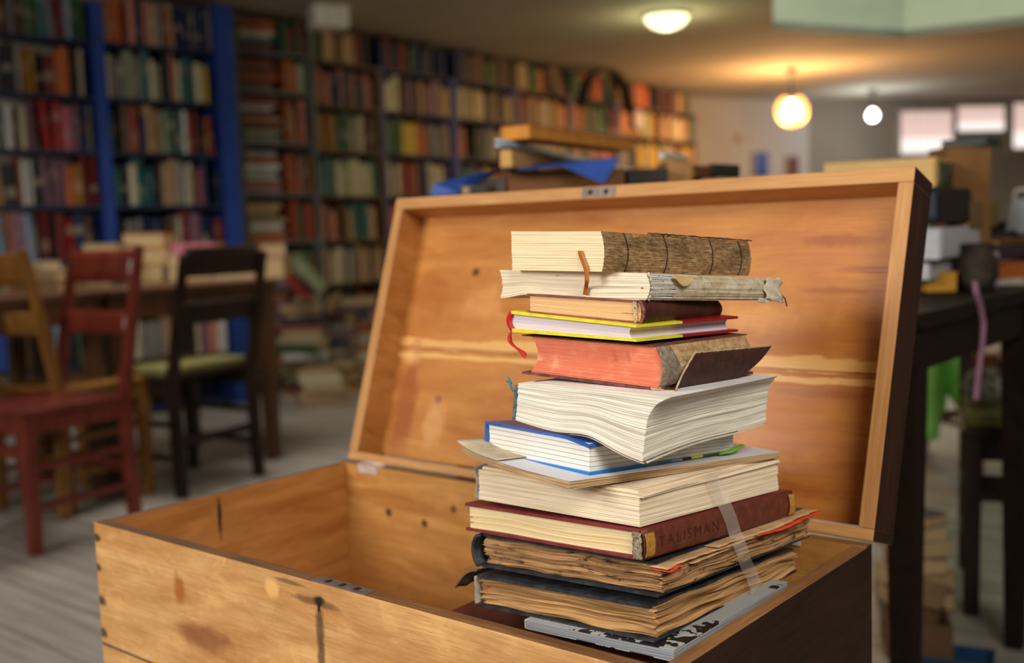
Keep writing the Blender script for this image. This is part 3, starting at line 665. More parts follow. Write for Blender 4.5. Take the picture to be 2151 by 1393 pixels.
slab(fr, 'front_cover', [M_board], b5, .03, 1.05, -.01, 1.04, .965, .99, nw=1, off=lambda u, v, w: (0, 0, 0))
def flap(a, b):
    v = .03 + a * 1.03; hh = min(1, max(0, (a - .0) / .20)) ** .8; hh = hh * (.80 - .12 * a) + .02
    jag = .02 * noise.noise(Vector((a * 40, 3, 1))) * b
    return fr.pos(0, v + .06 * b * a ** 4 - .20 * (1 - b) * a ** 4, hh * b + jag, (.0025 + .011 * b ** 1.3 + .004 * math.sin(b * math.pi), 0, -.0005))
sheet(flap, 60, 14, 'torn_spine_leather', M_leather, b5, .0016)
M_torn = cloth('torn_leather_edge', srgb(170, 136, 106), srgb(210, 182, 150), .95, 200)
mb = MB(); mb.tube([flap(j / 70, 1.0) + np.array([0, 0, .0003]) for j in range(71)], .0009, 6); mb.build('torn_edge', M_torn, b5)
mb = MB(); mb.tube([fr.pos(.04 * (1 - j / 20), -.022, .03, (.002 * j / 20, 0, .0007 * math.sin(j))) for j in range(21)] + [flap(0.0, j / 6) for j in range(6)], .0013, 6); mb.build('torn_edge', M_torn, b5)
M_gauze = cloth('grey_spine_gauze', srgb(122, 108, 88), srgb(168, 156, 134), .95, 260, .8)
sheet(lambda a, b: fr.pos(.02 - .03 * b, .0 + .085 * b - .0 + .11 * (1 - a) * b - .01, .10 + .88 * a, (.002 + .006 * bul(.1 + .88 * a), -.001, 0)), 20, 6, 'spine_gauze', M_gauze, b5, .0006)

# --- 6: thick limp white paperback block, near corner drooping
fr = Frame((1080, 797, 883), (1348, 826, 973), (1610, 787, 890), 0.885, -5)
M_p6 = paper('off_white_loose_pages', srgb(240, 234, 218), srgb(150, 136, 112), freq=900, amount=0.55, groups=220, garnt=0.5, stain=(srgb(226, 212, 184), 0.4),
             spot_list=[((0.163, 0.036), (0.0015, 0.0015), srgb(180, 130, 60), .8), ((0.150, 0.037), (0.0012, 0.002), srgb(180, 130, 60), .8)])
M_limp = plain('limp_page', srgb(196, 184, 160), .9)
M_top6 = plain('blank_white_page', srgb(232, 228, 226), .8)
def o6(u, v, w):
    n_ = (1 - u); k = n_ * n_
    ax = (0.009 * w + 0.023 * w ** 7) * (1 - u) ** 1.0 * (1 - .55 * v)
    sag = (1 - w) ** .8 * (.0072 * math.exp(-((u - .40) / .20) ** 2) * max(0, 1 - 2 * v) + .004 * math.exp(-((v - .55) / .3) ** 2) * (1 - u))
    wav = .0016 * math.sin(v * 7) * (1 - w) * (1 - u)
    rnd_ = -.004 * u ** 12 * (w > .93)
    return (ax + .005 * u * w, -.003 * w * (1 - u) * 0, sag + wav + rnd_)
b6 = new_book(6, 'thick limp coverless white book drooping at its near corner, in the middle of the stack')
slab(fr, 'page_block', [M_p6, M_top6], b6, off=o6, rel=ragged(6, .0005, 70, .0008, 12, .0004, 12), nu=44, nv=44, nw=80, fmi={'top': 1})
M_teal = plain('teal_cloth', srgb(28, 120, 140), .6)
mb = MB(); q0 = fr.pos(1.0, -.01, .93, (-.001, 0, 0))
mb.tube([q0 + np.array([-.003, 0, .006]), q0 + np.array([-.001, 0, .001]), q0 + np.array([.001, -.001, -.004]), q0 + np.array([.004, -.002, -.008])], [.0005, .0011, .0012, .0004], 7)
mb.tube([q0 + np.array([-.005, 0, .001]), q0, q0 + np.array([.002, -.001, 0])], .0007, 6); mb.build('ribbon_knot', M_teal, b6)
M_tealg = cloth('grey_teal_spine_cloth', srgb(70, 96, 104), srgb(130, 140, 136), .8)
sheet(lambda a, b: fr.pos(1.0, -.005 + a, .02 + b * .86, (-.0015 + .005 * b, 0, 0)), 10, 8, 'spine', M_tealg, b6, .0016)
sheet(lambda a, b: fr.pos(-.01 * b + .55 * (1 - a), .0 + .01 * b, -.012, (0, 0, o6(.55 * (1 - a), 0, 0)[2] - .0006)), 20, 2, 'loose_leaf', M_limp, b6, .0004)
sheet(lambda a, b: fr.pos(-.003, .02 + .97 * a, -.004, (.0015 * b, 0, o6(0, .02 + .97 * a, 0)[2] - .0004 - .0012 * b)), 30, 2, 'loose_leaf', M_limp, b6, .0004)

# --- 7: blue hardcover with white gathered pages
fr = Frame((1028, 885, 954), (1238, 922, 998), (1540, 905, 949), 0.925, -13)
t = NT('white_gathered_pages'); uv = t.coord('UV'); g1 = t.noise(t.mapping(uv, (10, 2600, 1)), 1, 2)
bow = t.math('MULTIPLY', t.math('SUBTRACT', t.noise(t.mapping(uv, (9, 1, 1)), 1, 1), .5), .0012)
fr_ = t.math('FRACT', t.math('DIVIDE', t.math('ADD', t.sep(uv)[1], bow), .00435)); ln = t.ramp(t.math('ABSOLUTE', t.math('SUBTRACT', fr_, .5)), 0, .07, 1, 0)
c = t.mix(t.ramp(g1, .45, .75, 0, .25), srgb(246, 240, 230), srgb(196, 186, 172)); c = t.mix(t.math('MULTIPLY', ln, .75), c, srgb(120, 112, 108))
M_p7 = t.done(c, .85, t.math('SUBTRACT', 1.0, ln), .8, .0008, Specular_IOR_Level=.15)
def bluemat(name, a, b_):
    t = NT(name); v = t.coord(); ch = t.noise(v, 140, 5, .7); n_ = t.noise(v, 25, 3)
    c = t.mix(t.ramp(n_, .35, .65), a, b_); return t.done(t.mix(t.math('GREATER_THAN', ch, .73), c, srgb(232, 236, 240)), .35, ch, .2, .0005)
M_blue = bluemat('blue_cover', srgb(44, 92, 170), srgb(66, 112, 190))
t = NT('blue_printed_cover'); along = t.math('DIVIDE', t.vmath('DOT_PRODUCT', t.vmath('SUBTRACT', t.coord('Object'), tuple(fr.P)), tuple(fr.ey)), fr.L)
n_ = t.noise(t.coord(), 160, 4); along = t.math('ADD', along, t.math('MULTIPLY', t.math('SUBTRACT', n_, .5), .03))
c = t.cramp(along, [(0, srgb(16, 120, 200)), (.34, srgb(100, 134, 150)), (.42, srgb(60, 100, 130)), (.52, srgb(120, 150, 160)), (.60, srgb(24, 26, 24)), (.665, srgb(206, 206, 40)), (.75, srgb(44, 84, 48)), (.9, srgb(90, 130, 60)), (.97, srgb(130, 190, 60))], True)
M_bluep = t.done(t.mix(t.math('GREATER_THAN', n_, .74), c, srgb(230, 230, 220)), .4, n_, .2, .0005)
b7 = hardcover(7, 'blue hardcover with white sewn pages lying under the drooping white book', fr, [M_p7], [M_blue], tb=.0026, ov=.0032, spine='left', spine_mat=M_blue, round_=.001, bottom_mat=[M_bluep],
               rel=ragged(7, .0002, 36), nw=40, off=lambda u, v, w: (0, 0, -.004 * max(0, (1 - u) - .8) * 5 * max(0, .25 - v) * 4 * (w > .9)))
q = fr.pos(-.005, .97, .05); mb = MB(); mb.tube([fr.pos(-.01, .86, .03, (.003, 0, 0)), fr.pos(-.012, .93, .10, (.005, 0, 0)), fr.pos(-.015, 1.02, .32, (.006, 0, 0))], [.0015, .0032, .0028], 8, flat=.6)
M_green = plain('bright_green_plastic', srgb(128, 190, 60), .35); mb.build('bookmark_tab', M_green, b7)

# --- 8: thin booklet, corner curling up
fr = Frame((968, 944, 956), (1195, 1012, 1030), (1641, 951, 962), 0.895, -15)
M_p8 = paper('browned_thin_pages', srgb(206, 174, 132), srgb(120, 92, 62), freq=900, amount=.7, groups=500, garnt=.5)
M_pw = plain('bluish_white_page', srgb(216, 216, 222), .7, .05)
b8 = new_book(8, 'thin opened booklet with browned edges and curled corner, lying under the blue hardcover')
slab(fr, 'page_block', [M_p8, M_pw], b8, nu=40, nv=40, nw=14, fmi={'top': 1}, rel=ragged(8, .0012, 12, .0008),
     off=lambda u, v, w: (0, 0, .005 * u ** 10 - .0025 * math.sin(math.pi * u) * (1 - v) ** 2 * 0.6))
M_card = cloth('creased_card_cover', srgb(176, 160, 130), srgb(206, 192, 164), .8)
sheet(lambda a, b: fr.pos(.62 + .40 * a, -.006 + b * .7, 1.02, (0, 0, .0052 * (.62 + .4 * a) ** 10 + .0005 + .0012 * a * a)), 14, 10, 'cover_corner', M_card, b8, .0006)

# --- 9: thick cream block
fr = Frame((1003, 979, 1050), (1343, 1031, 1109), (1636, 956, 1031), 0.90, -5)
M_p9 = paper('cream_block_pages', srgb(244, 226, 196), srgb(176, 142, 102), freq=1400, amount=.4, groups=160, garnt=.3, stain=(srgb(232, 200, 156), .3))
b9 = new_book(9, 'thick coverless cream book with clear tape on its side, above the dark red hardcover')
slab(fr, 'page_block', [M_p9], b9, w1=.80, rel=ragged(9, .0004, 50, .0005, 14, .0007, 9), nu=40, nv=40, nw=56)
slab(fr, 'loose_pages', [M_p9], b9, -.02, 1.0, -.0, 1.0, .801, .90, rel=ragged(19, .001, 10, .002), nu=30, nv=30, nw=10)
slab(fr, 'loose_pages', [M_p9], b9, .01, .99, .006, 1.0, .901, 1.0, rel=ragged(29, .0014, 8, .002), nu=30, nv=30, nw=8, off=lambda u, v, w: (0, 0, .0014 * (w - .9) * 10 * math.sin(6 * v) ** 2 * .3))
M_greyp = cloth('grey_torn_backing', srgb(150, 140, 124), srgb(196, 188, 172), .9)
sheet(lambda a, b: fr.pos(1.0, -.006 + a, -.02 + b * 1.03, (-.0012 - .001 * math.sin(b * 9), 0, 0)), 10, 14, 'spine', M_greyp, b9, .001)

# --- 10: dark red hardcover, lettered spine on the right
fr = Frame((986, 1056, 1115), (1349, 1112, 1177), (1655, 1030, 1087), 0.90, -5)
M_dr = cloth('dark_red_cloth', srgb(118, 42, 40), srgb(138, 58, 52), .5, 80, .3); M_drs = cloth('red_brown_spine_cloth', srgb(92, 44, 32), srgb(116, 60, 42), .55, 90, .5)
M_p10 = paper('ivory_wavy_pages', srgb(244, 222, 174), srgb(176, 128, 70), freq=1500, amount=.25, groups=180, garnt=.3)
def wavy(u, v, w): return (.002 * bul(w) * (1 - u), 0, .0012 * math.sin(u * 9 + 1) * math.sin(math.pi * w))
r10 = ragged(10, .0003, 30); cut = lambda s, w: r10(s, w) + (.0022 if abs(w - .30) < .03 or abs(w - .50) < .025 else 0)
b10 = hardcover(10, 'dark red cloth hardcover with faint lettering on its spine, under the cream book', fr, [M_p10], [M_dr], tb=.0026, ov=.003, spine='right', spine_mat=M_drs, round_=.003, off=wavy, rel=cut, nw=44)
M_gold = plain('yellowed_endpaper', srgb(176, 126, 50), .8, .3, 300)
for v0_, v1_ in ((-.012, .040), (.965, 1.012)):
    sheet(lambda a, b: fr.pos(-.0, v0_ + (v1_ - v0_) * a, .10 + .80 * b, (.0034 + .003 * bul(.1 + .8 * b) + (.0006), 0, 0)), 6, 10, 'torn_endpaper', M_gold, b10, .0004)
sheet(lambda a, b: fr.pos(.03 * (1 - a), -.018, .05 + .9 * b, (.0035 * a + .0006 * math.sin(b * 20), -.0005 - .001 * a, 0)), 5, 14, 'headband', cloth('speckled_headband', srgb(110, 98, 80), srgb(206, 190, 160), .9, 500), b10, .0008)
tc = bpy.data.curves.new('t', 'FONT'); tc.body = 'TALISMAN'; tc.size = 1.0; tc.extrude = 0.0; tc.space_character = 1.35
to = bpy.data.objects.new('t', tc); COL.objects.link(to); bpy.context.view_layer.update()
tm = bpy.data.meshes.new_from_object(to.evaluated_get(bpy.context.evaluated_depsgraph_get())); bpy.data.objects.remove(to)
bm = bmesh.new(); bm.from_mesh(tm)
bmesh.ops.subdivide_edges(bm, edges=[e for e in bm.edges if e.calc_length() > .25], cuts=2)
xs = [q.co.x for q in bm.verts]; x0, x1 = min(xs), max(xs); ys = [q.co.y for q in bm.verts]; y0, y1 = min(ys), max(ys)
for q in bm.verts:
    a = (q.co.x - x0) / (x1 - x0); b = (q.co.y - y0) / (y1 - y0); w = .33 + .36 * b
    q.co = Vector(fr.pos(0, .07 + .38 * a, w, (.0012 + .0009 + .00025 + .003 * bul(w), 0, 0)))
bm.to_mesh(tm); bm.free(); M_let = plain('blind_stamped_lettering', srgb(70, 32, 22), .5)
link('spine_lettering', tm, M_let, b10)

# --- 11 and 12: brown crumbling books in black bindings
M_blk = cloth('black_book_cloth', srgb(34, 36, 40), srgb(62, 66, 72), .55, 70, .5)
M_p11 = paper('browned_crumbling_pages', srgb(196, 152, 104), srgb(92, 62, 36), freq=800, amount=.75, groups=240, garnt=.7, stain=(srgb(168, 124, 78), .5), blots=(srgb(34, 24, 18), .95, .42))
M_p12 = paper('golden_brown_pages', srgb(204, 160, 106), srgb(100, 68, 38), freq=700, amount=.75, groups=260, garnt=.75, stain=(srgb(170, 118, 66), .5), spot_list=[((0.195, .018), (.004, .002), srgb(180, 78, 20), .9)])
fr = Frame((1008, 1124, 1190), (1393, 1189, 1257), (1708, 1070, 1131), 0.895, -3); fr11 = fr
b11 = new_book(11, 'crumbling brown book with black leather binding, directly under the dark red hardcover')
slab(fr, 'page_block', [M_p11], b11, w0=.07, w1=.93, rel=ragged(11, .0016, 34, .0045, 16, .0022, 9), nu=56, nv=56, nw=60, off=lambda u, v, w: (0.0, 0, .0006 * math.sin(v * 23 + w * 5) + .0006 * math.sin(u * 19)))
slab(fr, 'back_cover', [M_blk], b11, .02, 1.0, -.008, 1.0, 0, .07, nw=1)
slab(fr, 'front_cover', [M_blk], b11, .05, 1.0, .02, 1.0, .93, 1.0, nw=1)
sheet(lambda a, b: fr.pos(1.0, -.012 + a * 1.0, b, (-.001 - .0065 * math.sin(math.pi * b) ** .7, 0, 0)), 12, 14, 'spine', M_blk, b11, .003)
M_loose = cloth('loose_tan_leaf', srgb(190, 150, 108), srgb(220, 186, 142), .9, 50); M_redp = plain('red_printed_leaf', srgb(222, 70, 34), .7)
for i, (va, vb, o_, w_, mt) in enumerate([(.0, .62, .004, .93, M_loose), (.30, 1.0, .0045, .985, M_loose), (.55, 1.03, .007, .90, M_redp), (0.0, .10, .005, .90, M_redp), (.15, .98, .002, .87, M_loose)]):
    sheet(lambda a, b: fr.pos(.06 * (1 - b), va + (vb - va) * a, w_, (o_ * b + .0022 * noise.noise(Vector((a * 14, i * 3.3, 0))) * b, 0, .0012 * math.sin(a * 7 + i) * b - .0004 * i)), 40, 4, 'loose_leaf', mt, b11, .0009)
fr = Frame((1000, 1204, 1274), (1380, 1271, 1352), (1678, 1153, 1203), 0.90, -2); fr12 = fr
b12 = new_book(12, 'golden-brown wavy-paged book with black boards, lowest thick book of the tall stack')
slab(fr, 'page_block', [M_p12], b12, w0=.06, w1=.90, rel=ragged(12, .0016, 30, .0055, 14, .0025, 8), nu=56, nv=56, nw=60, off=lambda u, v, w: (0, 0, .0009 * math.sin(v * 21 + w * 4) + .0006 * math.sin(u * 17)))
slab(fr, 'back_cover', [M_blk], b12, .01, 1.005, -.006, 1.0, 0, .06, nw=1)
slab(fr, 'front_cover', [M_blk], b12, .03, .98, -.010, 1.0, .90, 1.0, nw=1)
sheet(lambda a, b: fr.pos(1.0 + .14 * b, .0 + .25 * a, 1.06 - .65 * b ** 2 + .03 * math.sin(a * 20), (0, 0, 0)), 20, 10, 'torn_cover_flap', cloth('torn_grey_cloth', srgb(84, 74, 64), srgb(120, 108, 92), .9), b12, .001)
sheet(lambda a, b: fr.pos(1.0, -.004 + a, b * .9, (-.001, 0, 0)), 10, 8, 'spine', M_greyp, b12, .0009)

# --- 13: white book with printed black and white cover
fr = Frame((1105, 1303, 1322), (1416, 1365, 1392), (1654, 1222, 1246), 0.885, 0)
t = NT('black_and_white_print'); v = t.coord(); n_ = t.noise(v, 70, 4, .6); n2_ = t.noise(v, 9, 3)
c = t.mix(t.math('MULTIPLY', t.math('GREATER_THAN', n_, .50), t.math('GREATER_THAN', n2_, .46)), srgb(176, 180, 178), srgb(24, 24, 26)); M_bw = t.done(c, .4)
M_p13 = paper('grey_white_pages', srgb(158, 160, 166), srgb(92, 96, 104), freq=1600, amount=.5, groups=300, garnt=.4)
b13 = hardcover(13, 'white paperback with black-and-white printed cover at the bottom of the tall stack', fr, [M_p13], [M_bw], tb=.0009, ov=.0, spine='left', round_=0, nw=24)
fr = Frame((1085, 1318, 1335), (1330, 1365, 1390), (1600, 1235, 1262), 0.93, 0)
zt = 0.604
M_maroon = cloth('maroon_board', srgb(92, 40, 34), srgb(116, 56, 46), .6)
b14 = empty('book'); tag(b14, 'maroon hardcover almost hidden beneath the white paperback, bottom of the tall stack', 'book')
class Box14: pass
mb = MB(); mb.box(.475, .72, -.352, -.07, zt - .022, zt - .020); mb.box(.475, .72, -.352, -.07, zt - .002, zt); mb.box(.475, .4775, -.352, -.07, zt - .020, zt - .002); mb.build('cover', M_maroon, b14)
mb = MB(); mb.box(.478, .717, -.349, -.073, zt - .0199, zt - .0021); mb.build('page_block', M_p13, b14)
bx = empty('cardboard_box'); tag(bx, 'plain cardboard box propping up the book stack inside the chest', 'box')
M_cardb = plain('brown_cardboard', srgb(160, 118, 76), .85)
mb = MB(); mb.box(.50, .72, -.345, -.06, CB + .0125, zt - .0225); mb.build('box_body', M_cardb, bx, bevel=.001)
# clear tape hanging down the right side
t = NT('clear_tape'); n_ = t.noise(t.coord(), 160, 4); M_tape = t.done(srgb(226, 220, 208), .35, n_, .3, .0005, Alpha=0.24, Specular_IOR_Level=.6)
f9 = Frame((1003, 979, 1050), (1343, 1031, 1109), (1636, 956, 1031), 0.90, -5); f10 = Frame((986, 1056, 1115), (1349, 1112, 1177), (1655, 1030, 1087), 0.90, -5)
tp = [(f9, 1492, 992, .004), (f9, 1506, 1030, .003), (f10, 1524, 1064, .0055), (f10, 1536, 1092, .0065), (f10, 1543, 1118, .0055), (fr11, 1553, 1142, .008), (fr11, 1561, 1162, .008), (fr11, 1566, 1182, .004), (fr12, 1578, 1205, .004), (fr12, 1590, 1236, .005)]
tpp = [Vector(f_.hit(x, y, o_)) for f_, x, y, o_ in tp]
o = sheet(lambda a, b: rib(tpp, Vector(f10.ey) * .0090)(a, b) + Vector((0, 0, .003 * (b - .5) + (a > .97) * .004 * (b - .5))), 50, 3, 'adhesive_tape', M_tape, None, 0)
tag(o, 'strip of clear sticky tape hanging down the right side of the stack', 'tape')

# ------------------------------------------------------------------ shelf books
M_cov = obj_colour_mat('book_cover_cloth'); M_pp = plain('shelf_page_edges', srgb(176, 148, 106), .9)
def unit_upright(seed):
    """unit book: thickness x, depth y with the rounded spine at y=0, height z; pages set in at top and bottom"""
    mb = MB(); n = 5; rd = .05 + .05 * (seed % 3)
    pr = [(i / n, rd * (1 - math.sin(math.pi * i / n))) for i in range(n + 1)]
    for i in range(n):
        (xa, ya), (xb, yb) = pr[i], pr[i + 1]; mb.quad((xa, ya, 0), (xb, yb, 0), (xb, yb, 1), (xa, ya, 1))
        mb.quad((xa, ya + .06, 0), (xb, yb + .06, 0), (xb, yb + .06, 1), (xa, ya + .06, 1))
        for z in (0, 1): mb.quad((xa, ya, z), (xb, yb, z), (xb, yb + .06, z), (xa, ya + .06, z))
    mb.box(0, .07, rd, 1, 0, 1); mb.box(.93, 1, rd, 1, 0, 1); mb.box(.07, .93, rd + .06, .975, .015, .975, mi=1)
    me = mb.mesh('upright_book_mesh', merge=True); me.materials.append(M_cov); me.materials.append(M_pp); return me
UP = [unit_upright(i) for i in range(3)]
def unit_flat():
    """unit book lying flat: x along spine, y depth (0 = the visible long edge), z thickness; spine at y=0"""
    mb = MB(); mb.box(0, 1, 0, 1, 0, .09); mb.box(0, 1, 0, 1, .91, 1); mb.box(0, 1, 0, .03, .09, .91); mb.box(.015, .985, .03, .98, .09, .91, mi=1)
    me = mb.mesh('flat_book_mesh'); me.materials.append(M_cov); me.materials.append(M_pp); return me
def unit_flat_pages():
    mb = MB(); mb.box(0, 1, 0, 1, 0, .07); mb.box(0, 1, 0, 1, .93, 1); mb.box(0, 1, .97, 1, .07, .93); mb.box(.015, .985, .015, .97, .07, .93, mi=1)
    me = mb.mesh('flat_book_mesh'); me.materials.append(M_cov); me.materials.append(M_pp); return me
FL = unit_flat(); FLP = unit_flat_pages()
CN = {'dark red': (112, 26, 22), 'red': (158, 30, 22), 'brick red': (150, 62, 40), 'orange': (186, 96, 36), 'ochre': (178, 128, 44), 'yellow': (200, 168, 50), 'cream': (200, 186, 150),
      'white': (206, 204, 196), 'grey': (128, 124, 116), 'tan': (176, 140, 98), 'brown': (92, 62, 38), 'black': (26, 26, 28), 'navy blue': (28, 40, 74), 'blue': (38, 74, 150), 'pale blue': (128, 150, 168),
      'teal': (52, 104, 100), 'green': (62, 94, 58), 'pale green': (148, 160, 120), 'pink': (186, 96, 110), 'mauve': (132, 92, 108), 'salmon': (204, 128, 100)}
ORD = ['first', 'second', 'third', 'fourth', 'fifth', 'sixth', 'seventh', 'eighth', 'ninth', 'tenth', 'eleventh', 'twelfth', 'thirteenth', 'fourteenth', 'fifteenth', 'sixteenth', 'seventeenth', 'eighteenth', 'nineteenth', 'twentieth',
       'twenty-first', 'twenty-second', 'twenty-third', 'twenty-fourth', 'twenty-fifth', 'twenty-sixth', 'twenty-seventh', 'twenty-eighth', 'twenty-ninth', 'thirtieth']
N_BOOKS = [14]; STUFF = MB(); STUFFC = []
def basis(org, dx, rz_extra=0):
    return Matrix.Translation(org) @ Matrix.Rotation(math.atan2(dx.y, dx.x) + rz_extra, 4, 'Z')
def put_book(me, M, sx, sy, sz, col, label, group):
    o = bpy.data.objects.new('book', me); COL.objects.link(o); o.matrix_world = M @ Matrix.Diagonal((sx, sy, sz, 1))
    j = random.Random(hash((label, 1)) & 0xffff if False else N_BOOKS[0] * 7919); k = j.uniform(.72, 1.12)
    o.color = (*[min(1, x * k) for x in srgb(*CN[col])[:3]], 1); tag(o, label, 'book', group); N_BOOKS[0] += 1; return o
def to_stuff(M, sx, sy, sz_, c):
    n = len(STUFF.v); STUFF.v += [tuple(M @ Vector((xx * sx, yy * sy, zz * sz_))) for xx in (0, 1) for yy in (0, 1) for zz in (0, 1)]
    for f in ((0, 1, 3, 2), (4, 6, 7, 5), (0, 4, 5, 1), (2, 3, 7, 6), (0, 2, 6, 4), (1, 5, 7, 3)):
        STUFF.f.append(tuple(n + k for k in f)); STUFF.mi.append(list(CN).index(c)); STUFF.uv.append(None); STUFF.sm.append(False)
def fill_shelf(org, dx, width, zshelf, hmax, pal, where, group, rnd, tilt=0.0, lean=0.0, individual=True, tmean=.030, dmax=.2, count=None):
    """rows of upright books on one shelf, spines towards the room"""
    x = 0.006; i = 0; nrm = Vector((-dx.y, dx.x, 0))
    names = []
    while x < width - .02:
        c = pal[min(int(x / width * len(pal)), len(pal) - 1)]
        if rnd.random() < .22: c = rnd.choice(pal)
        t_ = rnd.uniform(.55, 1.5) * tmean; h_ = hmax * rnd.uniform(.72, .96); d_ = dmax * rnd.uniform(.78, 1.0)
        if x + t_ > width - .004: break
        if rnd.random() < .045 and i > 1: x += rnd.uniform(.02, .05); continue
        a = rnd.uniform(-.02, .02) if rnd.random() > .12 else rnd.uniform(.04, .09)
        zb = zshelf + tilt * x
        M = basis(org, dx) @ Matrix.Translation((x - lean * zb, rnd.uniform(.0, .025), zb + .001)) @ Matrix.Rotation(-lean * .8 - max(0, a), 4, 'Y')
        if a > .03: M = M @ Matrix.Translation((0, 0, 0))
        if individual:
            put_book(rnd.choice(UP), M, t_, d_, h_, c, '%s book, %s from left, %s' % (c, ORD[min(i, 29)], where), group)
        else:
            q = [M @ Vector((xx * t_, yy * d_, zz * h_)) for xx in (0, 1) for yy in (0, 1) for zz in (0, 1)]
            n = len(STUFF.v); STUFF.v += [tuple(p) for p in q]
            for f in ((0, 1, 3, 2), (4, 6, 7, 5), (0, 4, 5, 1), (2, 3, 7, 6), (0, 2, 6, 4), (1, 5, 7, 3)):
                STUFF.f.append(tuple(n + k for k in f)); STUFF.mi.append(list(CN).index(c)); STUFF.uv.append(None); STUFF.sm.append(False)
        x += t_ + max(0, a) * h_ * .5 + .0012; i += 1
    return i

M_blueshelf = plain('blue_shelf_paint', srgb(28, 60, 134), .55, .15, 6); M_shelf_in = plain('dark_blue_shelf_paint', srgb(28, 38, 66), .6, .12, 6)
M_greyshelf = plain('grey_shelf_metal', srgb(96, 98, 92), .6, .2, 6); M_woodshelf = wood('bookcase_wood', srgb(104, 76, 48), srgb(62, 44, 28), 0, rough=.6)

# blue bookcase at the left, standing nearly square to the camera and leaning a little
def bl_pt(px, D): q = ground(px, D); return Vector((q[0], q[1], 0))
A0 = bl_pt(-75, 5.55); A1 = bl_pt(503, 6.45); bdx = (A1 - A0).normalized(); bw = (A1 - A0).length; LEAN = 0.0; TILT = -.012
Mb = basis(A0, bdx); bc = empty('bookcase'); tag(bc, 'tall blue bookcase with two bays at the left of the room', 'bookcase')
x_of = lambda px: (lambda r: ((Vector((CAM[0], CAM[1], 0)) - A0).x * r[1] - (Vector((CAM[0], CAM[1], 0)) - A0).y * r[0]) / (bdx.x * r[1] - bdx.y * r[0]))(ray(px, 470))
def sheared(mb, M):
    mb.v = [tuple(M @ Vector((x - LEAN * z, y, z + TILT * x))) for x, y, z in mb.v]; return mb
xm0, xm1, xe0 = x_of(221) , x_of(248), x_of(474)
mb = MB(); mb.box(-.03, 0, 0, .28, 0, 2.34); sheared(mb, Mb).build('side_post', M_blueshelf, bc)
mb = MB(); mb.box(xm0, xm0 + .035, .004, .28, 0, 2.3); mb.box(xm0 - .004, xm0 + .062, -.004, .004, 0, 2.3); sheared(mb, Mb).build('middle_post', M_blueshelf, bc)
mb = MB(); mb.box(xe0, xe0 + .10, -.012, .28, 0, 2.40 - TILT * xe0 - .12 + .06); sheared(mb, Mb).build('side_post', M_blueshelf, bc)
mb = MB(); mb.box(0, xe0, .28, .295, 0, 2.32); sheared(mb, Mb).build('back_board', M_shelf_in, bc)
SZ = [.05, .33, .62, .905, 1.20, 1.495, 1.79, 2.09]
for z in SZ:
    mb = MB(); mb.box(0, xe0, .006, .28, z - .022, z); sheared(mb, Mb).build('shelf', M_shelf_in, bc)
PALS = {  # shelf index -> (left bay, right bay)
 7: (['black', 'dark red', 'black', 'ochre', 'brown', 'grey', 'navy blue', 'pale blue', 'teal', 'grey', 'mauve', 'pale blue', 'green', 'green'], ['ochre', 'orange', 'salmon', 'salmon', 'grey', 'tan', 'brick red', 'tan', 'navy blue', 'grey', 'navy blue', 'salmon']),
 6: (['yellow', 'navy blue', 'black', 'green', 'black', 'grey', 'ochre', 'black', 'dark red', 'orange', 'ochre', 'cream', 'dark red'], ['dark red', 'grey', 'pale green', 'grey', 'tan', 'cream', 'yellow', 'salmon', 'cream', 'teal', 'cream', 'black', 'brown']),
 5: (['cream', 'tan', 'salmon', 'pale blue', 'white', 'brown', 'red', 'black', 'pale green', 'red', 'pink', 'mauve', 'navy blue', 'grey'], ['green', 'black', 'brown', 'orange', 'navy blue', 'tan', 'pale green', 'teal', 'orange', 'white', 'brick red', 'black', 'brick red', 'mauve']),
 4: (['dark red', 'brick red', 'orange', 'tan', 'black', 'white', 'white', 'black', 'mauve', 'mauve', 'orange', 'ochre', 'dark red', 'brown'], ['black', 'black', 'cream', 'teal', 'teal', 'tan', 'dark red', 'grey', 'cream', 'brown', 'pink', 'pink', 'navy blue']),
 3: (['black', 'navy blue', 'pale blue', 'salmon', 'mauve', 'red', 'dark red', 'brown', 'mauve', 'navy blue', 'black', 'dark red'], ['black', 'grey', 'navy blue', 'brown', 'cream', 'mauve', 'navy blue', 'dark red']),
 2: (['navy blue', 'teal', 'brown', 'cream', 'black', 'blue', 'black'], ['cream', 'cream', 'white', 'tan', 'grey', 'brown', 'salmon', 'cream', 'salmon', 'blue']),
 1: (['blue', 'blue', 'brown', 'pale blue', 'black', 'green', 'black'], ['cream', 'white', 'grey', 'tan', 'brown', 'cream', 'mauve', 'salmon', 'blue']),
 0: (['navy blue', 'brown', 'teal', 'black', 'cream'], ['dark red', 'white', 'mauve', 'brown', 'navy blue'])}
SN = {7: 'the top shelf', 6: 'the second shelf down', 5: 'the third shelf down', 4: 'the fourth shelf down', 3: 'the fifth shelf down', 2: 'the sixth shelf down', 1: 'the seventh shelf down', 0: 'the bottom shelf'}
rnd = random.Random(77)
for k in (7, 6, 5, 4, 3, 2, 1):
    for b_, (xa, xb) in enumerate(((.0, xm0 - .004), (xm0 + .04, xe0 - .0))):
        org = A0 + bdx * xa
        wh = '%s, %s bay of blue bookcase' % (SN[k][4:], ('left', 'right')[b_])
        if k in (1, 2, 3): wh = wh
        z0 = SZ[k] + TILT * xa
        o_ = A0 + bdx * (xa) ; 
        fill_shelf(o_, bdx, xb - xa, z0, .275, PALS[k][b_], wh, 'upright books in the blue bookcase', rnd, TILT, LEAN, k > 2, .036 if k > 3 else .042, .2)

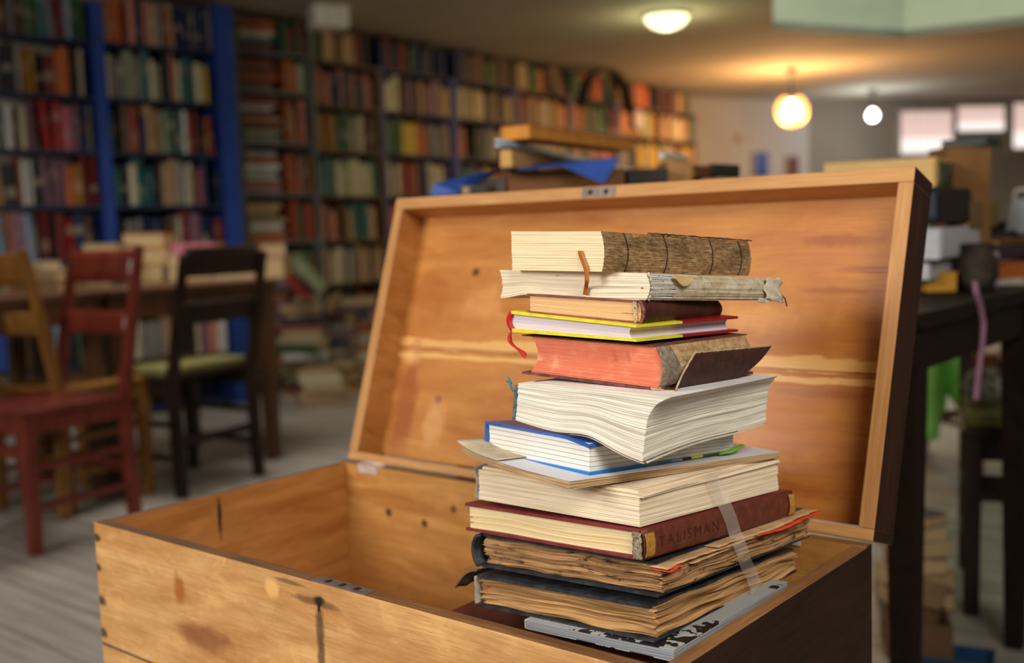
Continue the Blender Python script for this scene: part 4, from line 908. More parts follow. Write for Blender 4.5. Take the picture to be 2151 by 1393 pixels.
# the long wall of bookcases
# shelf of lying books between the blue bookcase and the long wall
S0 = bl_pt(519, 6.75); S1 = bl_pt(668, 7.05); sdx = (S1 - S0).normalized(); sw = (S1 - S0).length
sc_ = empty('bookcase'); tag(sc_, 'grey open shelving full of lying books just right of the blue bookcase', 'bookcase')
Ms = basis(S0, sdx)
for x in (-.03, sw):
    mb = MB(); mb.box(x, x + .03, 0, .3, 0, 2.36); mb.v = [tuple(Ms @ Vector(q)) for q in mb.v]; mb.build('side_post', M_greyshelf, sc_)
sz = [.06, .36, .66, .96, 1.26, 1.58, 1.90, 2.14]
for z in sz:
    mb = MB(); mb.box(0, sw, 0, .3, z - .02, z); mb.v = [tuple(Ms @ Vector(q)) for q in mb.v]; mb.build('shelf', M_greyshelf, sc_)
pal2 = ['tan', 'brick red', 'orange', 'cream', 'pale green', 'brown', 'grey', 'mauve', 'green', 'white', 'teal', 'dark red']
rnd = random.Random(5)
for k in range(len(sz)):
    top = (sz[k + 1] if k < len(sz) - 1 else 2.38) - .03; z = sz[k]; i = 0
    while z < top - .02:
        th = rnd.uniform(.018, .036)
        if z + th > top: break
        w_ = rnd.uniform(.20, .26); c = rnd.choice(pal2)
        (put_book if k > 2 else (lambda me, M, a, b, c_, d, *_: to_stuff(M, a, b, c_, d)))(FL, Ms @ Matrix.Translation((rnd.uniform(.006, .03), rnd.uniform(.0, .03), z + .0008)) @ Matrix.Rotation(rnd.uniform(-.03, .03), 4, 'Z'), w_, .16, th, c,
                 '%s lying book, %s up its pile, %s shelf up in grey shelving' % (c, ORD[i], ORD[k]), 'lying books in the grey shelving')
        z += th + .001; i += 1
    org = S0 + sdx * .31
    fill_shelf(org, sdx, sw - .315, sz[k], top - sz[k], [rnd.choice(['salmon', 'orange', 'pale green', 'tan', 'navy blue', 'cream', 'green', 'brick red']) for _ in range(4)],
               '%s shelf up in grey shelving' % ORD[k], 'upright books in the grey shelving', rnd, individual=k > 3, tmean=.034, dmax=.17)
# long run
wall_pal = ['tan', 'cream', 'brown', 'orange', 'pale green', 'ochre', 'grey', 'salmon', 'yellow', 'dark red', 'green', 'teal', 'black', 'mauve', 'brick red', 'tan', 'cream', 'navy blue']
rnd = random.Random(21); uw = .82
lz = [.06, .36, .66, .95, 1.25, 1.55, 1.85]
for u in range(7):
    o0 = WA + WDIR * (-.38 + u * (uw + .005)); Mu = basis(o0, WDIR); post = M_blueshelf if u in (1, 2, 4) else M_woodshelf
    root = empty('bookcase'); tag(root, '%s bookcase along the long wall counted from the grey shelving, packed with books' % ['first wooden', 'second blue', 'third blue', 'fourth wooden', 'fifth blue', 'sixth wooden', 'farthest wooden'][u], 'bookcase')
    for x in (0, uw - .03):
        mb = MB(); mb.box(x, x + .03, 0, .29, 0, 2.14); mb.v = [tuple(Mu @ Vector(q)) for q in mb.v]; mb.build('side_post', post, root)
    for z in lz + [2.14]:
        mb = MB(); mb.box(.03, uw - .03, 0, .29, z - .02, z); mb.v = [tuple(Mu @ Vector(q)) for q in mb.v]; mb.build('shelf', M_shelf_in if u in (1, 2, 4) else M_woodshelf, root)
    mb = MB(); mb.box(.03, uw - .03, .28, .29, 0, 2.12); mb.v = [tuple(Mu @ Vector(q)) for q in mb.v]; mb.build('back_board', M_shelf_in, root)
    for k, z in enumerate(lz):
        pal = [rnd.choice(wall_pal) for _ in range(5)]; pal = [c for c in pal for _ in range(2)]
        ind = (u == 0 and k >= 5)
        fill_shelf(o0 + WDIR * .03, WDIR, uw - .06, z, .265, pal, '%s shelf up, first wooden bookcase' % ORD[k] if ind else '', 'upright books in the first wall bookcase', rnd, individual=ind, tmean=.034, dmax=.19)
    # on top, up to the ceiling
    fill_shelf(o0 + WDIR * .03, WDIR, uw - .1, 2.14, .24, [rnd.choice(['black', 'brown', 'tan', 'dark red', 'navy blue', 'orange', 'green']) for _ in range(6)], '', '', rnd, individual=False, tmean=.05)
mats = []
for nme, rgb in CN.items(): mats.append(plain('far_' + nme.replace(' ', '_') + '_cover', [x * .9 for x in srgb(*rgb)[:3]] + [1], .6, .3, 40))
st_ = STUFF.build('distant_books', mats, merge=False); st_['kind'] = 'stuff'; tag(st_, 'hundreds of blurred books packed in the farther bookcases of the long wall', 'books')
print('N_BOOKS', N_BOOKS[0])
# things on top of the bookcases
q = at_d(690, 33, 6.75); wb = empty('storage_box', (q[0], q[1], q[2] - .08), math.atan2(WDIR.y, WDIR.x) - .5); tag(wb, 'white box on top of the shelves next to the ceiling', 'box')
mb = MB(); mb.box(-.11, .11, -.08, .08, 0, .13); mb.build('box_body', M_white, wb, bevel=.004); mb = MB(); mb.box(-.114, .114, -.084, .084, .131, .150); mb.build('box_lid', M_white, wb, bevel=.003)
def on_wall_run(px, y, out=.12):
    """point just in front of the bookcase run"""
    r = Vector(ray(px, y)); o3 = Vector(CAM); k = (WA + WN * out - o3).dot(WN) / r.dot(WN); return o3 + r * k
q = on_wall_run(1278, 230, .16); rb = empty('arched_frame', q, math.atan2(WDIR.y, WDIR.x)); tag(rb, 'dark arched frame curving over the books of the far bookcases', 'frame')
M_bask = cloth('dark_wicker', srgb(40, 34, 30), srgb(70, 58, 46), .8, 60)
mb = MB(); Rr = .36
mb.grid(lambda a, b: (Rr * 1.15 * math.cos(math.pi * a), -.02 + .10 * b, Rr * math.sin(math.pi * a)), 24, 3)
mb.build('arch_band', M_bask, rb); mb = MB(); mb.tube([(Rr * 1.15 * math.cos(math.pi * a / 24), -.02, Rr * math.sin(math.pi * a / 24)) for a in range(25)], .018, 8); mb.build('arch_rim', M_bask, rb)
for i, (px, y, r_, c, lab) in enumerate([(1339, 251, .055, srgb(190, 170, 170), 'small pale pink disc hanging in front of the far bookcases'), ]):
    q = on_wall_run(px, y, .2); o = empty('wall_clock', q, math.atan2(WDIR.y, WDIR.x)); tag(o, lab, 'clock'); mb = MB()
    mb.tube([(0, 0, 0), (0, -.02, 0)], r_ * 1.6, 24); mb.build('clock_face', plain('pale_pink_face', c, .5), o); mb = MB(); mb.tube([(0, .002, 0), (0, .03, 0)], r_ * 1.8, 24); mb.build('clock_case', M_bask, o)
# blue and red notices on the far wall
def far(px, y, w, h, colr, name, label, cat):
    dB = (fc - wl1).normalized(); nB = Vector((-dB.y, dB.x, 0)); nB = nB if nB.dot(c0 - wl1) > 0 else -nB
    r = Vector(ray(px, y)); o3 = Vector(CAM); q = o3 + r * ((wl1 + nB * .02 - o3).dot(nB) / r.dot(nB))
    o = empty(name, q, math.atan2(dB.y, dB.x)); tag(o, label, cat); mb = MB(); mb.box(-w / 2, w / 2, -.012, .012, -h / 2, h / 2); mb.build('board', plain(name + '_paint', colr, .5), o)
    mb = MB()
    for a in (-1, 1): mb.box(a * w / 2 - .01, a * w / 2 + .01, -.018, .014, -h / 2, h / 2)
    mb.build('frame', M_wframe, o)
far(1598, 345, .20, .28, srgb(40, 62, 140), 'notice_board', 'small blue notice on the pale far wall', 'notice')
far(1664, 350, .17, .24, srgb(90, 32, 30), 'picture', 'small dark red picture on the pale far wall', 'picture')
far(1560, 290, .12, .10, srgb(170, 150, 128), 'paper_note', 'small beige paper stuck on the pale far wall', 'note')

# ------------------------------------------------------------------ chairs
def chair(label, pos, rz, mat, cushion=None, h=.97, w=.40, d=.41, seat_mat=None):
    """local: sits facing -y, back posts at +y"""
    r = empty('dining_chair', (pos[0], pos[1], 0), rz); tag(r, label, 'chair'); p = .040; sz = .445
    for s in (-1, 1):
        mb = MB(); mb.bar((s * (w / 2 - p / 2), -d / 2 + p / 2, 0), (s * (w / 2 - p / 2), -d / 2 + p / 2, sz), .036, .036, w2=.044, t2=.044); mb.build('leg', mat, r, bevel=.003)
        mb = MB(); mb.bar((s * (w / 2 - p / 2), d / 2 - p / 2 + .015, 0), (s * (w / 2 - p / 2), d / 2 - p / 2, sz), .036, .040); mb.bar((s * (w / 2 - p / 2), d / 2 - p / 2, sz - .002), (s * (w / 2 - p / 2), d / 2 + .085, h), .038, .036, w2=.03, t2=.024); mb.build('leg', mat, r, bevel=.003)
        for z in (.15, .28):
            mb = MB(); mb.bar((s * (w / 2 - p / 2), -d / 2 + p, z), (s * (w / 2 - p / 2), d / 2 - p * .6, z + .0), .03, .018); mb.build('stretcher', mat, r)
    mb = MB(); mb.bar((-w / 2 + p, d / 2 - p / 2, .21), (w / 2 - p, d / 2 - p / 2, .21), .018, .03); mb.build('stretcher', mat, r)
    mb = MB(); mb.bar((-w / 2 + p, -d / 2 + p / 2, .33), (w / 2 - p, -d / 2 + p / 2, .33), .018, .035); mb.build('stretcher', mat, r)
    yb = lambda z: d / 2 - p / 2 + (z - sz) / (h - sz) * .105
    for z0, z1 in ((.845, .955), (.665, .745)):
        mb = MB(); mb.grid(lambda a, b: (-w / 2 + p * .8 + a * (w - p * 1.6), yb(z0 + (z1 - z0) * b) + .018 * math.sin(math.pi * a) - .009, z0 + (z1 - z0) * b), 12, 3)
        o = mb.build('back_rail', mat, r); md = o.modifiers.new('thickness', 'SOLIDIFY'); md.thickness = .018; md.offset = 0
    mb = MB(); mb.box(-w / 2 - .005, w / 2 + .005, -d / 2 - .012, d / 2 - p - .002, sz + .0005, sz + .022); mb.build('seat', seat_mat or mat, r, bevel=.006)
    mb = MB()
    mb.bar((-w / 2 + p, -d / 2 + p / 2, sz - .03), (w / 2 - p, -d / 2 + p / 2, sz - .03), .02, .055)
    for s in (-1, 1): mb.bar((s * (w / 2 - p / 2), -d / 2 + p, sz - .03), (s * (w / 2 - p / 2), d / 2 - p, sz - .03), .02, .055)
    mb.build('apron', mat, r)
    if cushion:
        mb = MB(); mb.box(-w / 2 + .005, w / 2 - .005, -d / 2, d / 2 - p - .01, sz + .0225, sz + .055); mb.build('cushion', cushion, r, bevel=.012)
    return r
M_redw = wood('red_stained_chair_wood', srgb(128, 46, 30), srgb(84, 26, 16), 2, rough=.30, spec=.6); M_amb = wood('amber_chair_wood', srgb(150, 102, 40), srgb(104, 66, 24), 2, rough=.4)
M_dkw = wood('dark_brown_chair_wood', srgb(54, 33, 21), srgb(30, 19, 13), 2, rough=.5, spec=.25); M_olive = cloth('olive_green_cushion', srgb(104, 98, 50), srgb(126, 118, 66), .85, 40)
M_orw = wood('orange_chair_wood', srgb(164, 78, 26), srgb(120, 52, 16), 2, rough=.4)
cr = Vector((-2.108, .555)); cs = [Vector(p) for p in ((-2.108, .555), (-2.157, .956), (-2.56, .905), (-2.509, .506))]; cc_ = sum(cs, Vector((0, 0))) / 4
chair('red-stained wooden chair facing left in front of the book-covered table', cc_, math.atan2(.401, -.049) - math.pi / 2, M_redw)
chair('dark brown chair with olive seat cushion, its back to the open chest', (-2.61, 1.45), -math.pi / 2 + .14, M_dkw, M_olive, h=.93, w=.45)
rv_, fv_ = Vector((rr[0], rr[1])).normalized(), Vector((ff[0], ff[1])).normalized()
a_ = Vector(ground(96, 3.80)); fac = (rv_ * .5 + fv_ * .87).normalized(); ral = (rv_ * -.87 + fv_ * .5).normalized()
chair('amber wooden chair cut off by the left edge of the photo', a_ + ral * .18 + fac * .19, math.atan2(fac.y, fac.x) + math.pi / 2, M_amb)
a_ = math.atan2(rr[1], rr[0]) - .36; ca, sa = math.cos(a_), math.sin(a_)
chair('dark chair with olive cushion standing beyond the dark table at right', (.406 + ca * .18 - sa * .185, 1.646 + sa * .18 + ca * .185), a_, M_dkw, M_olive, h=.80)

# ------------------------------------------------------------------ tables
def table(label, x0, x1, y0, y1, h, mat, apron=.09, leg=.06, inset=.01, taper=.85):
    r = empty('table', ((x0 + x1) / 2, (y0 + y1) / 2, 0)); tag(r, label, 'table'); a, b = (x1 - x0) / 2, (y1 - y0) / 2
    mb = MB(); mb.box(-a, a, -b, b, h - .028, h); mb.build('tabletop', mat, r, bevel=.003)
    mb = MB(); i = inset + .008
    for s in (-1, 1):
        mb.box(-a + i + leg, a - i - leg, s * (b - i - .012) - .01, s * (b - i - .012) + .01, h - .028 - apron, h - .0285); mb.box(s * (a - i - .012) - .01, s * (a - i - .012) + .01, -b + i + leg, b - i - leg, h - .028 - apron, h - .0285)
    mb.build('apron', mat, r)
    for s in (-1, 1):
        for s2 in (-1, 1):
            cx_, cy_ = s * (a - inset - leg / 2), s2 * (b - inset - leg / 2); mb = MB(); mb.bar((cx_, cy_, 0), (cx_, cy_, h - .029), leg * taper, leg * taper, w2=leg, t2=leg); mb.build('leg', mat, r, bevel=.003)
    return r
M_tab = wood('brown_table_wood', srgb(104, 66, 34), srgb(62, 38, 20), 2, rough=.5); M_tabd = wood('dark_table_wood', srgb(44, 29, 19), srgb(26, 17, 12), 1, rough=.6, spec=.12)
table('brown table behind the dark cushioned chair, its corner nearest the long wall', -3.30, -2.62, 1.16, 1.97, .80, M_tab)
table('brown table with clutter beyond the amber and red chairs', -3.30, -2.62, .30, 1.145, .80, M_tab)
table('dark table with tall book piles right behind the chest lid', -.50, .588, .745, 1.525, .82, M_tabd, apron=.075, leg=.060, taper=.62)

# ------------------------------------------------------------------ books lying on the brown tables
def pile_book(x, y, z, w, d, t_, rz, col, label, group=None, me=None):
    return put_book(me or FLP, Matrix.Translation((x, y, z)) @ Matrix.Rotation(rz, 4, 'Z') @ Matrix.Translation((-w / 2, -d / 2, 0)), w, d, t_, col, label, group)
def tb(px, y, D, wpx, hpx, col, label, rz=None, d=.17, me=None, zb=None, t=None):
    """flat book seen centred at a pixel, at distance D"""
    q = at_d(px, y, D); w = wpx * D / FPX; t_ = t or hpx * D / FPX
    return pile_book(q[0], q[1], (q[2] - t_ / 2) if zb is None else zb, w, d, t_, rz if rz is not None else math.atan2(rr[1], rr[0]), col, label, None, me)
TZ = .801
def tpile(px, D, items, rz=None, z=TZ, d=.18):
    q = ground(px, D)
    for (wpx, hpx, col, label, dx, me, *o) in items:
        w = wpx * D / FPX; t_ = hpx * D / FPX; a = (rz if rz is not None else math.atan2(rr[1], rr[0])) + (o[0] if o else 0)
        c = Vector((q[0], q[1], 0)) + Vector((math.cos(a), math.sin(a), 0)) * dx * D / FPX
        pile_book(c.x, c.y, z, w, d, t_, a, col, label, None, me); z += t_ + .0012
    return z
tpile(75, 4.25, [(120, 24, 'tan', 'wide tan book lying nearest the amber chair on the brown table', 0, FLP), (95, 22, 'cream', 'cream book on the wide tan book near the amber chair', 8, FLP), (70, 16, 'pale blue', 'pale blue booklet topping the cream books near the amber chair', -8, FLP)])
tpile(165, 4.45, [(90, 30, 'tan', 'tan book behind the top left corner of the red chair', 0, FLP), (70, 18, 'cream', 'thin cream book above the red chair back', 10, FLP, .2)])
tpile(225, 4.75, [(85, 22, 'green', 'dark green book at the base of the pile behind the red chair', 0, FL), (80, 30, 'white', 'white book with blue edge in the pile behind the red chair', 5, FLP), (60, 10, 'blue', 'thin blue book on the white book behind the red chair', 6, FL), (70, 22, 'cream', 'rolled cream paperback topping the pile behind the red chair', -4, FLP)])
tpile(312, 4.95, [(100, 36, 'tan', 'thick tan book, base of the tall pile between red and dark chairs', 0, FLP), (96, 34, 'ochre', 'ochre block in the middle of the tall pile between the chairs', 2, FLP), (84, 30, 'orange', 'orange-brown book topping the tall pile between the chairs', 0, FLP)])
tpile(400, 4.95, [(110, 34, 'tan', 'tan book lying over the left half of the dark chair back', 0, FLP), (96, 20, 'cream', 'cream book beneath the pink book', 0, FLP), (88, 22, 'pink', 'bright pink book lying above the dark chair', 14, FL)])
tpile(492, 4.95, [(90, 44, 'cream', 'thick cream book lying over the right half of the dark chair back', 0, FLP), (66, 22, 'tan', 'tan book on the thick cream book above the dark chair', 4, FLP)])
tpile(566, 4.90, [(66, 46, 'tan', 'tan book hanging over the corner of the brown table', 0, FLP), (54, 26, 'salmon', 'salmon book on top at the corner of the brown table', 0, FLP, .3)], z=.801)
# heaps of books on the floor before the long wall
rnd = random.Random(9); heap = [(625, 6.55), (690, 6.75), (745, 6.9), (655, 6.25)]
for hi, (px, D) in enumerate(heap):
    z = .001; q = ground(px, D)
    for i in range([13, 12, 13, 4][hi]):
        t_ = rnd.uniform(.03, .06); c = rnd.choice(['tan', 'brick red', 'grey', 'brown', 'mauve', 'white', 'orange', 'green', 'navy blue', 'cream']); a = math.atan2(rr[1], rr[0]) + rnd.uniform(-.35, .35)
        pile_book(q[0] + rnd.uniform(-.02, .02), q[1] + rnd.uniform(-.02, .02), z, rnd.uniform(.22, .28), .17, t_, a, c, '%s book, %s up in the %s floor pile right of the dark chair' % (c, ORD[i], ['leftmost', 'middle', 'rightmost', 'lowest'][hi]), 'books heaped on the floor by the long wall', rnd.choice([FL, FLP])); z += t_ + .001
for (px, y, D, a, c, lab) in [(614, 600, 6.40, .9, 'red', 'red book sliding off the floor heap beside the table corner'), (648, 585, 6.45, .9, 'pale green', 'pale green book leaning on the red one beside the table corner')]:
    q = at_d(px, y, D); M = Matrix.Translation(q) @ Matrix.Rotation(math.atan2(rr[1], rr[0]), 4, 'Z') @ Matrix.Rotation(a, 4, 'Y') @ Matrix.Translation((-.11, -.08, 0)); put_book(FL, M, .22, .16, .05, c, lab, None)

# ------------------------------------------------------------------ books on the dark table behind the lid
def frame_book(label, L, F, R, d0, yaw, pages, cover, spine='left', tb=.002, zb=None, parts=True, round_=.002, ov=.002, off=None):
    fr = Frame(L, F, R, d0, yaw, level=True)
    if zb is not None: fr.b = (zb, 0, 0); fr.t = (fr.t[0] + 0, 0, 0)
    k = 100 + len(stack); return hardcover(k, label, fr, [pages], [cover], tb=tb, ov=ov, spine=spine, nw=14, round_=round_, off=off), fr
M_or = plain('orange_brown_pages', srgb(214, 142, 56), .8); M_tanp = paper('tan_block_pages', srgb(216, 168, 100), srgb(180, 130, 70), freq=900, amount=.3)
M_ltb = plain('pale_blue_cover', srgb(176, 192, 204), .4); M_navy = plain('blue_folder_card', srgb(44, 80, 160), .5); M_brn = plain('brown_cover', srgb(116, 72, 34), .7); M_dkb = plain('dark_brown_cover', srgb(44, 32, 24), .6)
M_dgr = plain('dark_green_cover', srgb(40, 46, 34), .6); M_gryc = plain('grey_cover', srgb(110, 104, 92), .7)
frame_book('thick tan book under the pale blue one, on the pile behind the lid', (1050, 307, 352), (1075, 309, 354), (1392, 285, 332), 1.95, 25, M_tanp, M_dkb, 'left', .003)
frame_book('slim pale blue book slanting across the pile behind the lid', (1042, 290, 306), (1052, 292, 308), (1364, 271, 286), 1.93, 22, M_gryc, M_ltb, 'right', .004)
frame_book('orange-brown paged book topping the pile behind the lid', (1056, 268, 290), (1112, 262, 290), (1332, 260, 276), 1.98, 10, M_or, M_or, 'left', .001)
def tall_box(label, px0, px1, ytop, D, col, depth, z0=.821, name='cardboard_box'):
    a = at_d(px0, ytop, D); b = at_d(px1, ytop, D); w = np.linalg.norm(b - a); o = empty(name, ((a[0] + b[0]) / 2, (a[1] + b[1]) / 2, 0), math.atan2(b[1] - a[1], b[0] - a[0])); tag(o, label, 'box')
    h = min(a[2], b[2]); mb = MB(); mb.box(-w / 2, w / 2, 0, depth, z0, h - .004); mb.build('box_body', col, o, bevel=.002)
    mb = MB(); mb.box(-w / 2 - .001, w / 2 + .001, -.001, depth / 2 - .001, h - .0038, h - .001); mb.build('flap', col, o); mb = MB(); mb.box(-w / 2 - .001, w / 2 + .001, depth / 2 + .001, depth + .001, h - .0038, h - .001); mb.build('flap', col, o)
    return o
tall_box('brown cardboard box under the tan book and blue folder, behind the lid', 1068, 1312, 352, 2.0, M_brn, .20)
tall_box('dark brown box right of the blue folder, behind the lid', 1318, 1402, 352, 2.02, M_dkb, .18)
tall_box('tan carton behind the lid, left of the dark green book', 1402, 1452, 335, 2.06, plain('tan_card', srgb(168, 124, 72), .8), .16)
tall_box('grey-brown carton at the left end of the pile behind the lid', 985, 1062, 372, 2.06, M_gryc, .16)
def sheet_poly(name, label, pts, mat, th=.002, cat='folder'):
    mb = MB(); n = len(pts); mb.v = [tuple(p) for p in pts]; mb.f.append(tuple(range(n))); mb.mi.append(0); mb.uv.append(None); mb.sm.append(False)
    o = mb.build(name, mat, recalc=False); md = o.modifiers.new('thickness', 'SOLIDIFY'); md.thickness = th; md.offset = 0; tag(o, label, cat); return o
sheet_poly('blue_folder', 'blue card folder with its corner hanging over the brown box behind the lid', [at_d(1085, 357, 1.96), at_d(1180, 348, 1.95), at_d(1268, 386, 1.93), at_d(1300, 333, 1.95), at_d(1200, 338, 2.12), at_d(1090, 350, 2.15)], M_navy)
sheet_poly('blue_folder', 'blue card sheet sticking out left of the pile behind the lid', [at_d(904, 412, 2.02), at_d(912, 388, 2.02), at_d(1005, 364, 2.10), at_d(1050, 360, 2.10), at_d(985, 372, 2.02), at_d(962, 406, 2.0)], M_navy, .003)
frame_book('grey paperback sloping over the blue sheet left of the brown box', (968, 388, 406), (985, 390, 408), (1062, 358, 372), 2.0, 5, M_pp, M_gryc, 'right', .002)
frame_book('white pamphlet sticking out right of the tan book', (1385, 318, 330), (1392, 320, 332), (1440, 310, 322), 2.05, 10, M_pw, M_white, 'right', .001)
frame_book('small tan book beside the dark green one behind the lid', (1448, 345, 372), (1458, 347, 374), (1500, 340, 366), 2.12, 0, M_tanp, M_brn, 'right', .002)
frame_book('dark green book at the right end of the pile behind the lid', (1490, 342, 370), (1500, 344, 372), (1550, 342, 368), 2.16, 0, M_dgr, M_dgr, 'right', .002)
for i, (px, D) in enumerate([(1450, 2.16), (1525, 2.2)]):
    tall_box(['brown carton supporting the small tan book behind the lid', 'brown carton supporting the dark green book behind the lid'][i], px - 25, px + 25, 374, D, M_brn, .14)

# right-hand pile on the dark table
M_wp = paper('pale_grey_pages', srgb(206, 204, 206), srgb(150, 148, 150), freq=1200, amount=.35); M_kraft = paper('mottled_tan_pages', srgb(244, 206, 140), srgb(204, 148, 78), freq=700, amount=.6, groups=120, garnt=.5)
D1 = 2.22
tall_box('yellow box at the bottom of the pile right of the lid', 1945, 2010, 570, 2.26, plain('yellow_ochre_card', srgb(186, 136, 34), .6), .16)
frame_book('limp grey-white magazine pile under the thick white book, right of the lid', (1900, 545, 572), (1952, 552, 588), (2036, 540, 560), D1, 0, M_wp, M_gryc, 'left', .001, off=lambda u, v, w: (0, 0, .006 * v * (1 - v) * 2))
frame_book('thick white book standing out right of the chest lid', (1900, 474, 540), (1972, 479, 545), (2076, 470, 526), D1 - .03, 2, M_wp, M_wp, 'right', .001)
frame_book('dark brown book with white lettering on its navy spine, right of the lid', (1905, 396, 470), (1972, 395, 470), (2036, 397, 466), D1 - .0, -2, M_dkb, M_dkb, 'right', .003)
fr = Frame((1905, 398, 466), (1972, 398, 467), (2036, 397, 466), D1 - .012, -2, level=True)
sheet(lambda a, b: fr.pos(.0 + .95 * a, -.03, .02 + .96 * b, (0, -.002, 0)), 6, 6, 'spine', plain('navy_spine', srgb(24, 34, 52), .5), stack[max(stack)], .0012)
tc = bpy.data.curves.new('t', 'FONT'); tc.body = 'Gramatica'; to = bpy.data.objects.new('t', tc); COL.objects.link(to); bpy.context.view_layer.update()
tm = bpy.data.meshes.new_from_object(to.evaluated_get(bpy.context.evaluated_depsgraph_get())); bpy.data.objects.remove(to)
xs = [q.co.x for q in tm.vertices]; ys = [q.co.y for q in tm.vertices]; x0, x1, y0, y1 = min(xs), max(xs), min(ys), max(ys)
for q in tm.vertices:
    a = (q.co.x - x0) / (x1 - x0); b = (q.co.y - y0) / (y1 - y0); q.co = Vector(fr.pos(.32 + .42 * b, -.03, .10 + .82 * a, (0, -.0032, 0)))
link('spine_lettering', tm, plain('white_lettering', srgb(220, 214, 200), .6), stack[max(stack)])
bk_, fr = frame_book('long tan old book with a pasted picture label, topmost right of the lid', (1731, 334, 388), (1962, 330, 392), (2020, 327, 387), D1 - .02, 10, M_kraft, M_kraft, 'right', .001)
t = NT('pasted_picture'); n_ = t.noise(t.coord(), 60, 4); M_pic = t.done(t.cramp(n_, [(.35, srgb(48, 48, 38)), (.55, srgb(86, 88, 72)), (.62, srgb(120, 150, 60)), (.68, srgb(80, 84, 70))]), .7)
sheet(lambda a, b: fr.pos(0, .08 + .84 * a, .06 + .86 * b, (.0055, 0, 0)), 4, 4, 'picture_label', M_pic, bk_, .0006)
frame_book('small kraft-brown book leaning behind the dark book at right', (2010, 425, 478), (2036, 425, 480), (2092, 420, 486), 2.35, 0, M_tanp, plain('kraft_cover', srgb(134, 104, 66), .7), 'right', .002)
# dark round bowl-like bag beside the pile with pink ribbon
M_dbag = cloth('dark_brown_cloth', srgb(48, 38, 30), srgb(74, 62, 50), .8, 30)
q = at_d(2050, 560, 2.30); pb = empty('cloth_pouch', (q[0], q[1], .821)); tag(pb, 'dark brown cloth pouch sagging beside the white book at right', 'pouch')
mb = MB(); mb.lathe([(0, 0), (.034, .002), (.046, .03), (.044, .06), (.03, .085), (.036, .098)], 20); mb.build('pouch_body', M_dbag, pb)
pk = [Vector(at_d(px, y, (.588 + .006 - CAM[0]) / ray(px, y)[0] + (.05 if y < 600 else 0))) for px, y in ((2048, 590), (2050, 610), (2060, 645), (2066, 680), (2064, 720), (2058, 765), (2053, 810), (2050, 840))]
M_pink = plain('dusty_pink_ribbon', srgb(150, 104, 128), .6)
sheet(lambda a, b: rib(pk, Vector(rr) * .0056)(a, b) + Vector((0, .003 * math.sin(a * 9) * (b - .5), 0)), 40, 3, 'pouch_ribbon', M_pink, None, .0008); pr_ = bpy.data.objects['pouch_ribbon']; tag(pr_, 'long dusty pink ribbon hanging down from the dark table at right', 'ribbon')
# farther pile and flat books at the right
tall_box('tall brown carton rising behind the picture-labelled book', 1990, 2082, 305, 2.40, plain('mid_brown_card', srgb(138, 96, 52), .8), .11)
frame_book('grey-brown book with green cover topping the tall brown carton', (1980, 289, 304), (2072, 288, 304), (2096, 285, 301), 2.38, 0, M_gryc, plain('dark_teal_cover', srgb(22, 66, 56), .5), 'right', .006)
q = (2075, 2.55)
for (L, F, R, D, lab, pg, cv) in [((2078, 585, 606), (2100, 590, 606), (2180, 582, 600), 2.42, 'white flat book lowest of the pile at the right edge', M_wp, M_white), ((2070, 523, 545), (2098, 524, 545), (2185, 518, 538), 2.44, 'white book with purple cover at the right edge', M_wp, plain('dark_purple_cover', srgb(58, 30, 52), .5)),
                                  ((2078, 500, 516), (2098, 502, 517), (2185, 498, 512), 2.46, 'tan book on the purple-covered book at the right edge', M_tanp, M_brn)]:
    frame_book(lab, L, F, R, D, -8, pg, cv, 'right', .004)
tall_box('orange-brown carton between the flat white books at the right edge', 2086, 2170, 548, 2.5, plain('orange_card', srgb(176, 92, 30), .7), .14)
q = ground(2125, 3.75); chair('orange wooden chair standing behind the pile at the right edge', (q[0] + .1, q[1] + .2), math.radians(-35), M_orw, h=1.04)
q = at_d(2152, 440, 3.0); o = empty('carrier_bag', (q[0], q[1], q[2] - .06)); tag(o, 'pale blue-white crumpled bag at the right edge above the flat books', 'bag')
mb = MB()
mb.grid(lambda a, b: ((.042 + .008 * math.sin(a * 25) ) * math.cos(2 * math.pi * a) * (1 - .35 * b), (.04) * math.sin(2 * math.pi * a), .09 * b + .006 * math.sin(a * 31)), 36, 6); mb.build('bag_body', plain('pale_bag_plastic', srgb(176, 182, 188), .5), o)
mb = MB(); mb.tube([(-.03, 0, .095), (-.02, 0, .115), (.02, 0, .115), (.03, 0, .095)], .004, 6); mb.build('bag_handle', M_white, o)
# green jacket over the back of a red chair beyond the dark tables
M_grn = cloth('bright_green_cloth', srgb(124, 200, 80), srgb(156, 220, 112), .7, 12, .4)
q = ground(1912, 4.28); chair('reddish chair under the green jacket beyond the dark tables', (q[0], q[1]), math.atan2(fv_.y, fv_.x) + math.pi / 2 + .25, M_redw, h=.92, w=.38, d=.36)
q = at_d(1972, 470, 4.02); g = empty('green_jacket', (q[0], q[1], .965), math.atan2(rr[1], rr[0])); tag(g, 'bright green jacket hanging low over a chair beyond the dark table', 'jacket')
def drape(cx, wd_, ln, ph):
    def f(a, b):
        x = cx + (a - .5) * wd_ * (.8 + .35 * b - .45 * max(0, b - .75) * 2); return (x, -.02 + .03 * math.sin(a * 9 + ph) - .04 * math.sin(math.pi * a), -ln * b - (.10 * math.sin(math.pi * a) * b))
    return f
for cx, wd_, ln, ph, nm in ((-.055, .175, .71, 0, 'jacket_body'), (.062, .090, .62, 2, 'sleeve')):
    mb = MB(); mb.grid(drape(cx, wd_, ln, ph), 24, 30); o = mb.build(nm, M_grn, g, recalc=False); md = o.modifiers.new('thickness', 'SOLIDIFY'); md.thickness = .012; md.offset = 0
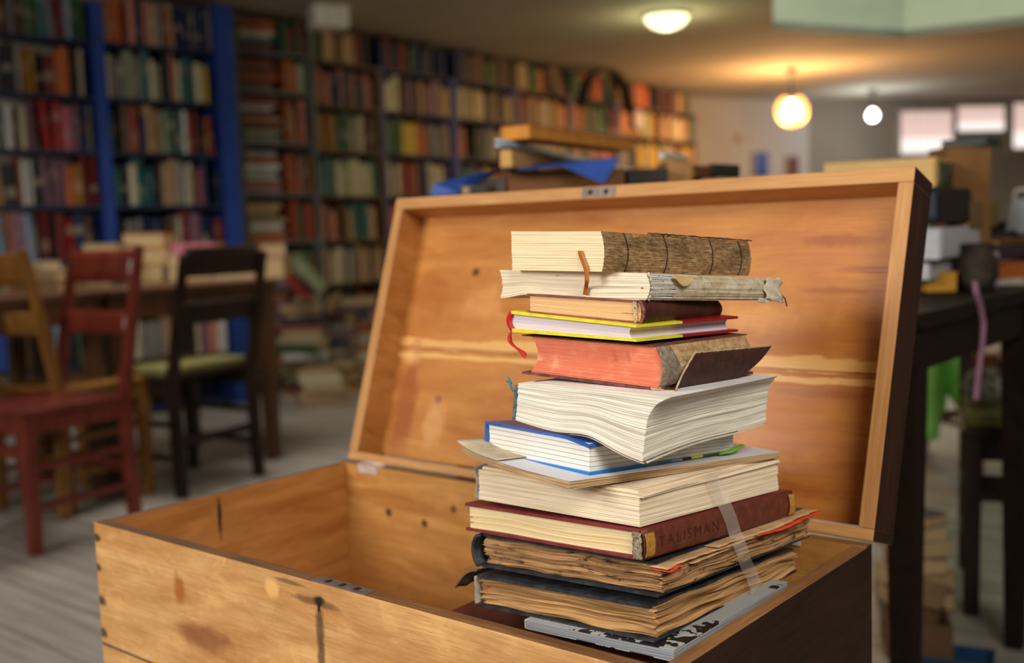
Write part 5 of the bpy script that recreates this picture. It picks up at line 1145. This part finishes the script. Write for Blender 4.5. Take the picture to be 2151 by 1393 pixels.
# clutter on the dark chair's cushion, floor piles at lower right
q = at_d(2075, 835, 2.75); o = empty('grey_bag', (q[0], q[1], .515)); tag(o, 'small grey patterned bag lying on the olive cushion at right', 'bag')
t = NT('grey_pattern_cloth'); n_ = t.noise(t.coord(), 40, 3); M_gp = t.done(t.cramp(n_, [(.4, srgb(60, 60, 52)), (.55, srgb(140, 138, 124))]), .8)
mb = MB(); mb.lathe([(0, 0), (.055, .005), (.065, .03), (.05, .06), (.03, .075), (0, .08)], 20); mb.build('bag_body', M_gp, o); mb = MB(); mb.tube([(-.03, 0, .07), (-.02, 0, .105), (.02, 0, .105), (.03, 0, .07)], .005, 6); mb.build('bag_strap', M_dbag, o)
z = .002
for i, (col, lab, a, w_, t_) in enumerate([('brown', 'brown book at the base of the floor pile under the dark table', .1, .24, .05), ('tan', 'tan book second in the floor pile under the dark table', .3, .22, .045), ('brick red', 'brick red book third in the floor pile under the dark table', -.1, .2, .04), ('grey', 'grey book fourth in the floor pile under the dark table', .2, .2, .045), ('cream', 'cream book topping the floor pile under the dark table', .1, .17, .03), ('navy blue', 'small navy book crowning the floor pile under the dark table', .5, .12, .03)]):
    q = ground(1922, 2.66); pile_book(q[0], q[1], z, w_ * .6, .14, t_, math.atan2(rr[1], rr[0]) + a, col, lab, None, FLP); z += t_ + .001
cb = empty('open_carton', (*ground(1925, 2.38), 0), math.radians(25)); tag(cb, 'open brown carton on the floor at the lower right', 'box'); mb = MB()
for (x0, x1, y0, y1) in ((-.07, .07, -.07, -.064), (-.07, .07, .064, .07), (-.07, -.064, -.064, .064), (.064, .07, -.064, .064)): mb.box(x0, x1, y0, y1, .003, .08)
mb.box(-.064, .064, -.064, .064, .003, .008); mb.build('box_body', plain('dull_brown_card', srgb(96, 70, 46), .85), cb)
mb = MB(); mb.bar((.0, .072, .079), (.03, .12, .125), .13, .004, up=(0, 0, 1)); mb.build('flap', plain('dull_brown_card_flap', srgb(120, 92, 62), .85), cb)
q = ground(1990, 2.33); o = empty('plastic_tray', (q[0] + .03, q[1] - .03, 0), math.radians(15)); tag(o, 'low blue plastic tray on the floor at the lower right edge', 'tray')
mb = MB(); mb.box(-.08, .08, -.05, .05, .001, .006)
for (x0, x1, y0, y1) in ((-.08, .08, -.05, -.045), (-.08, .08, .045, .05), (-.08, -.075, -.045, .045), (.075, .08, -.045, .045)): mb.box(x0, x1, y0, y1, .006, .025)
mb.build('tray_body', plain('blue_plastic', srgb(24, 60, 96), .4), o)
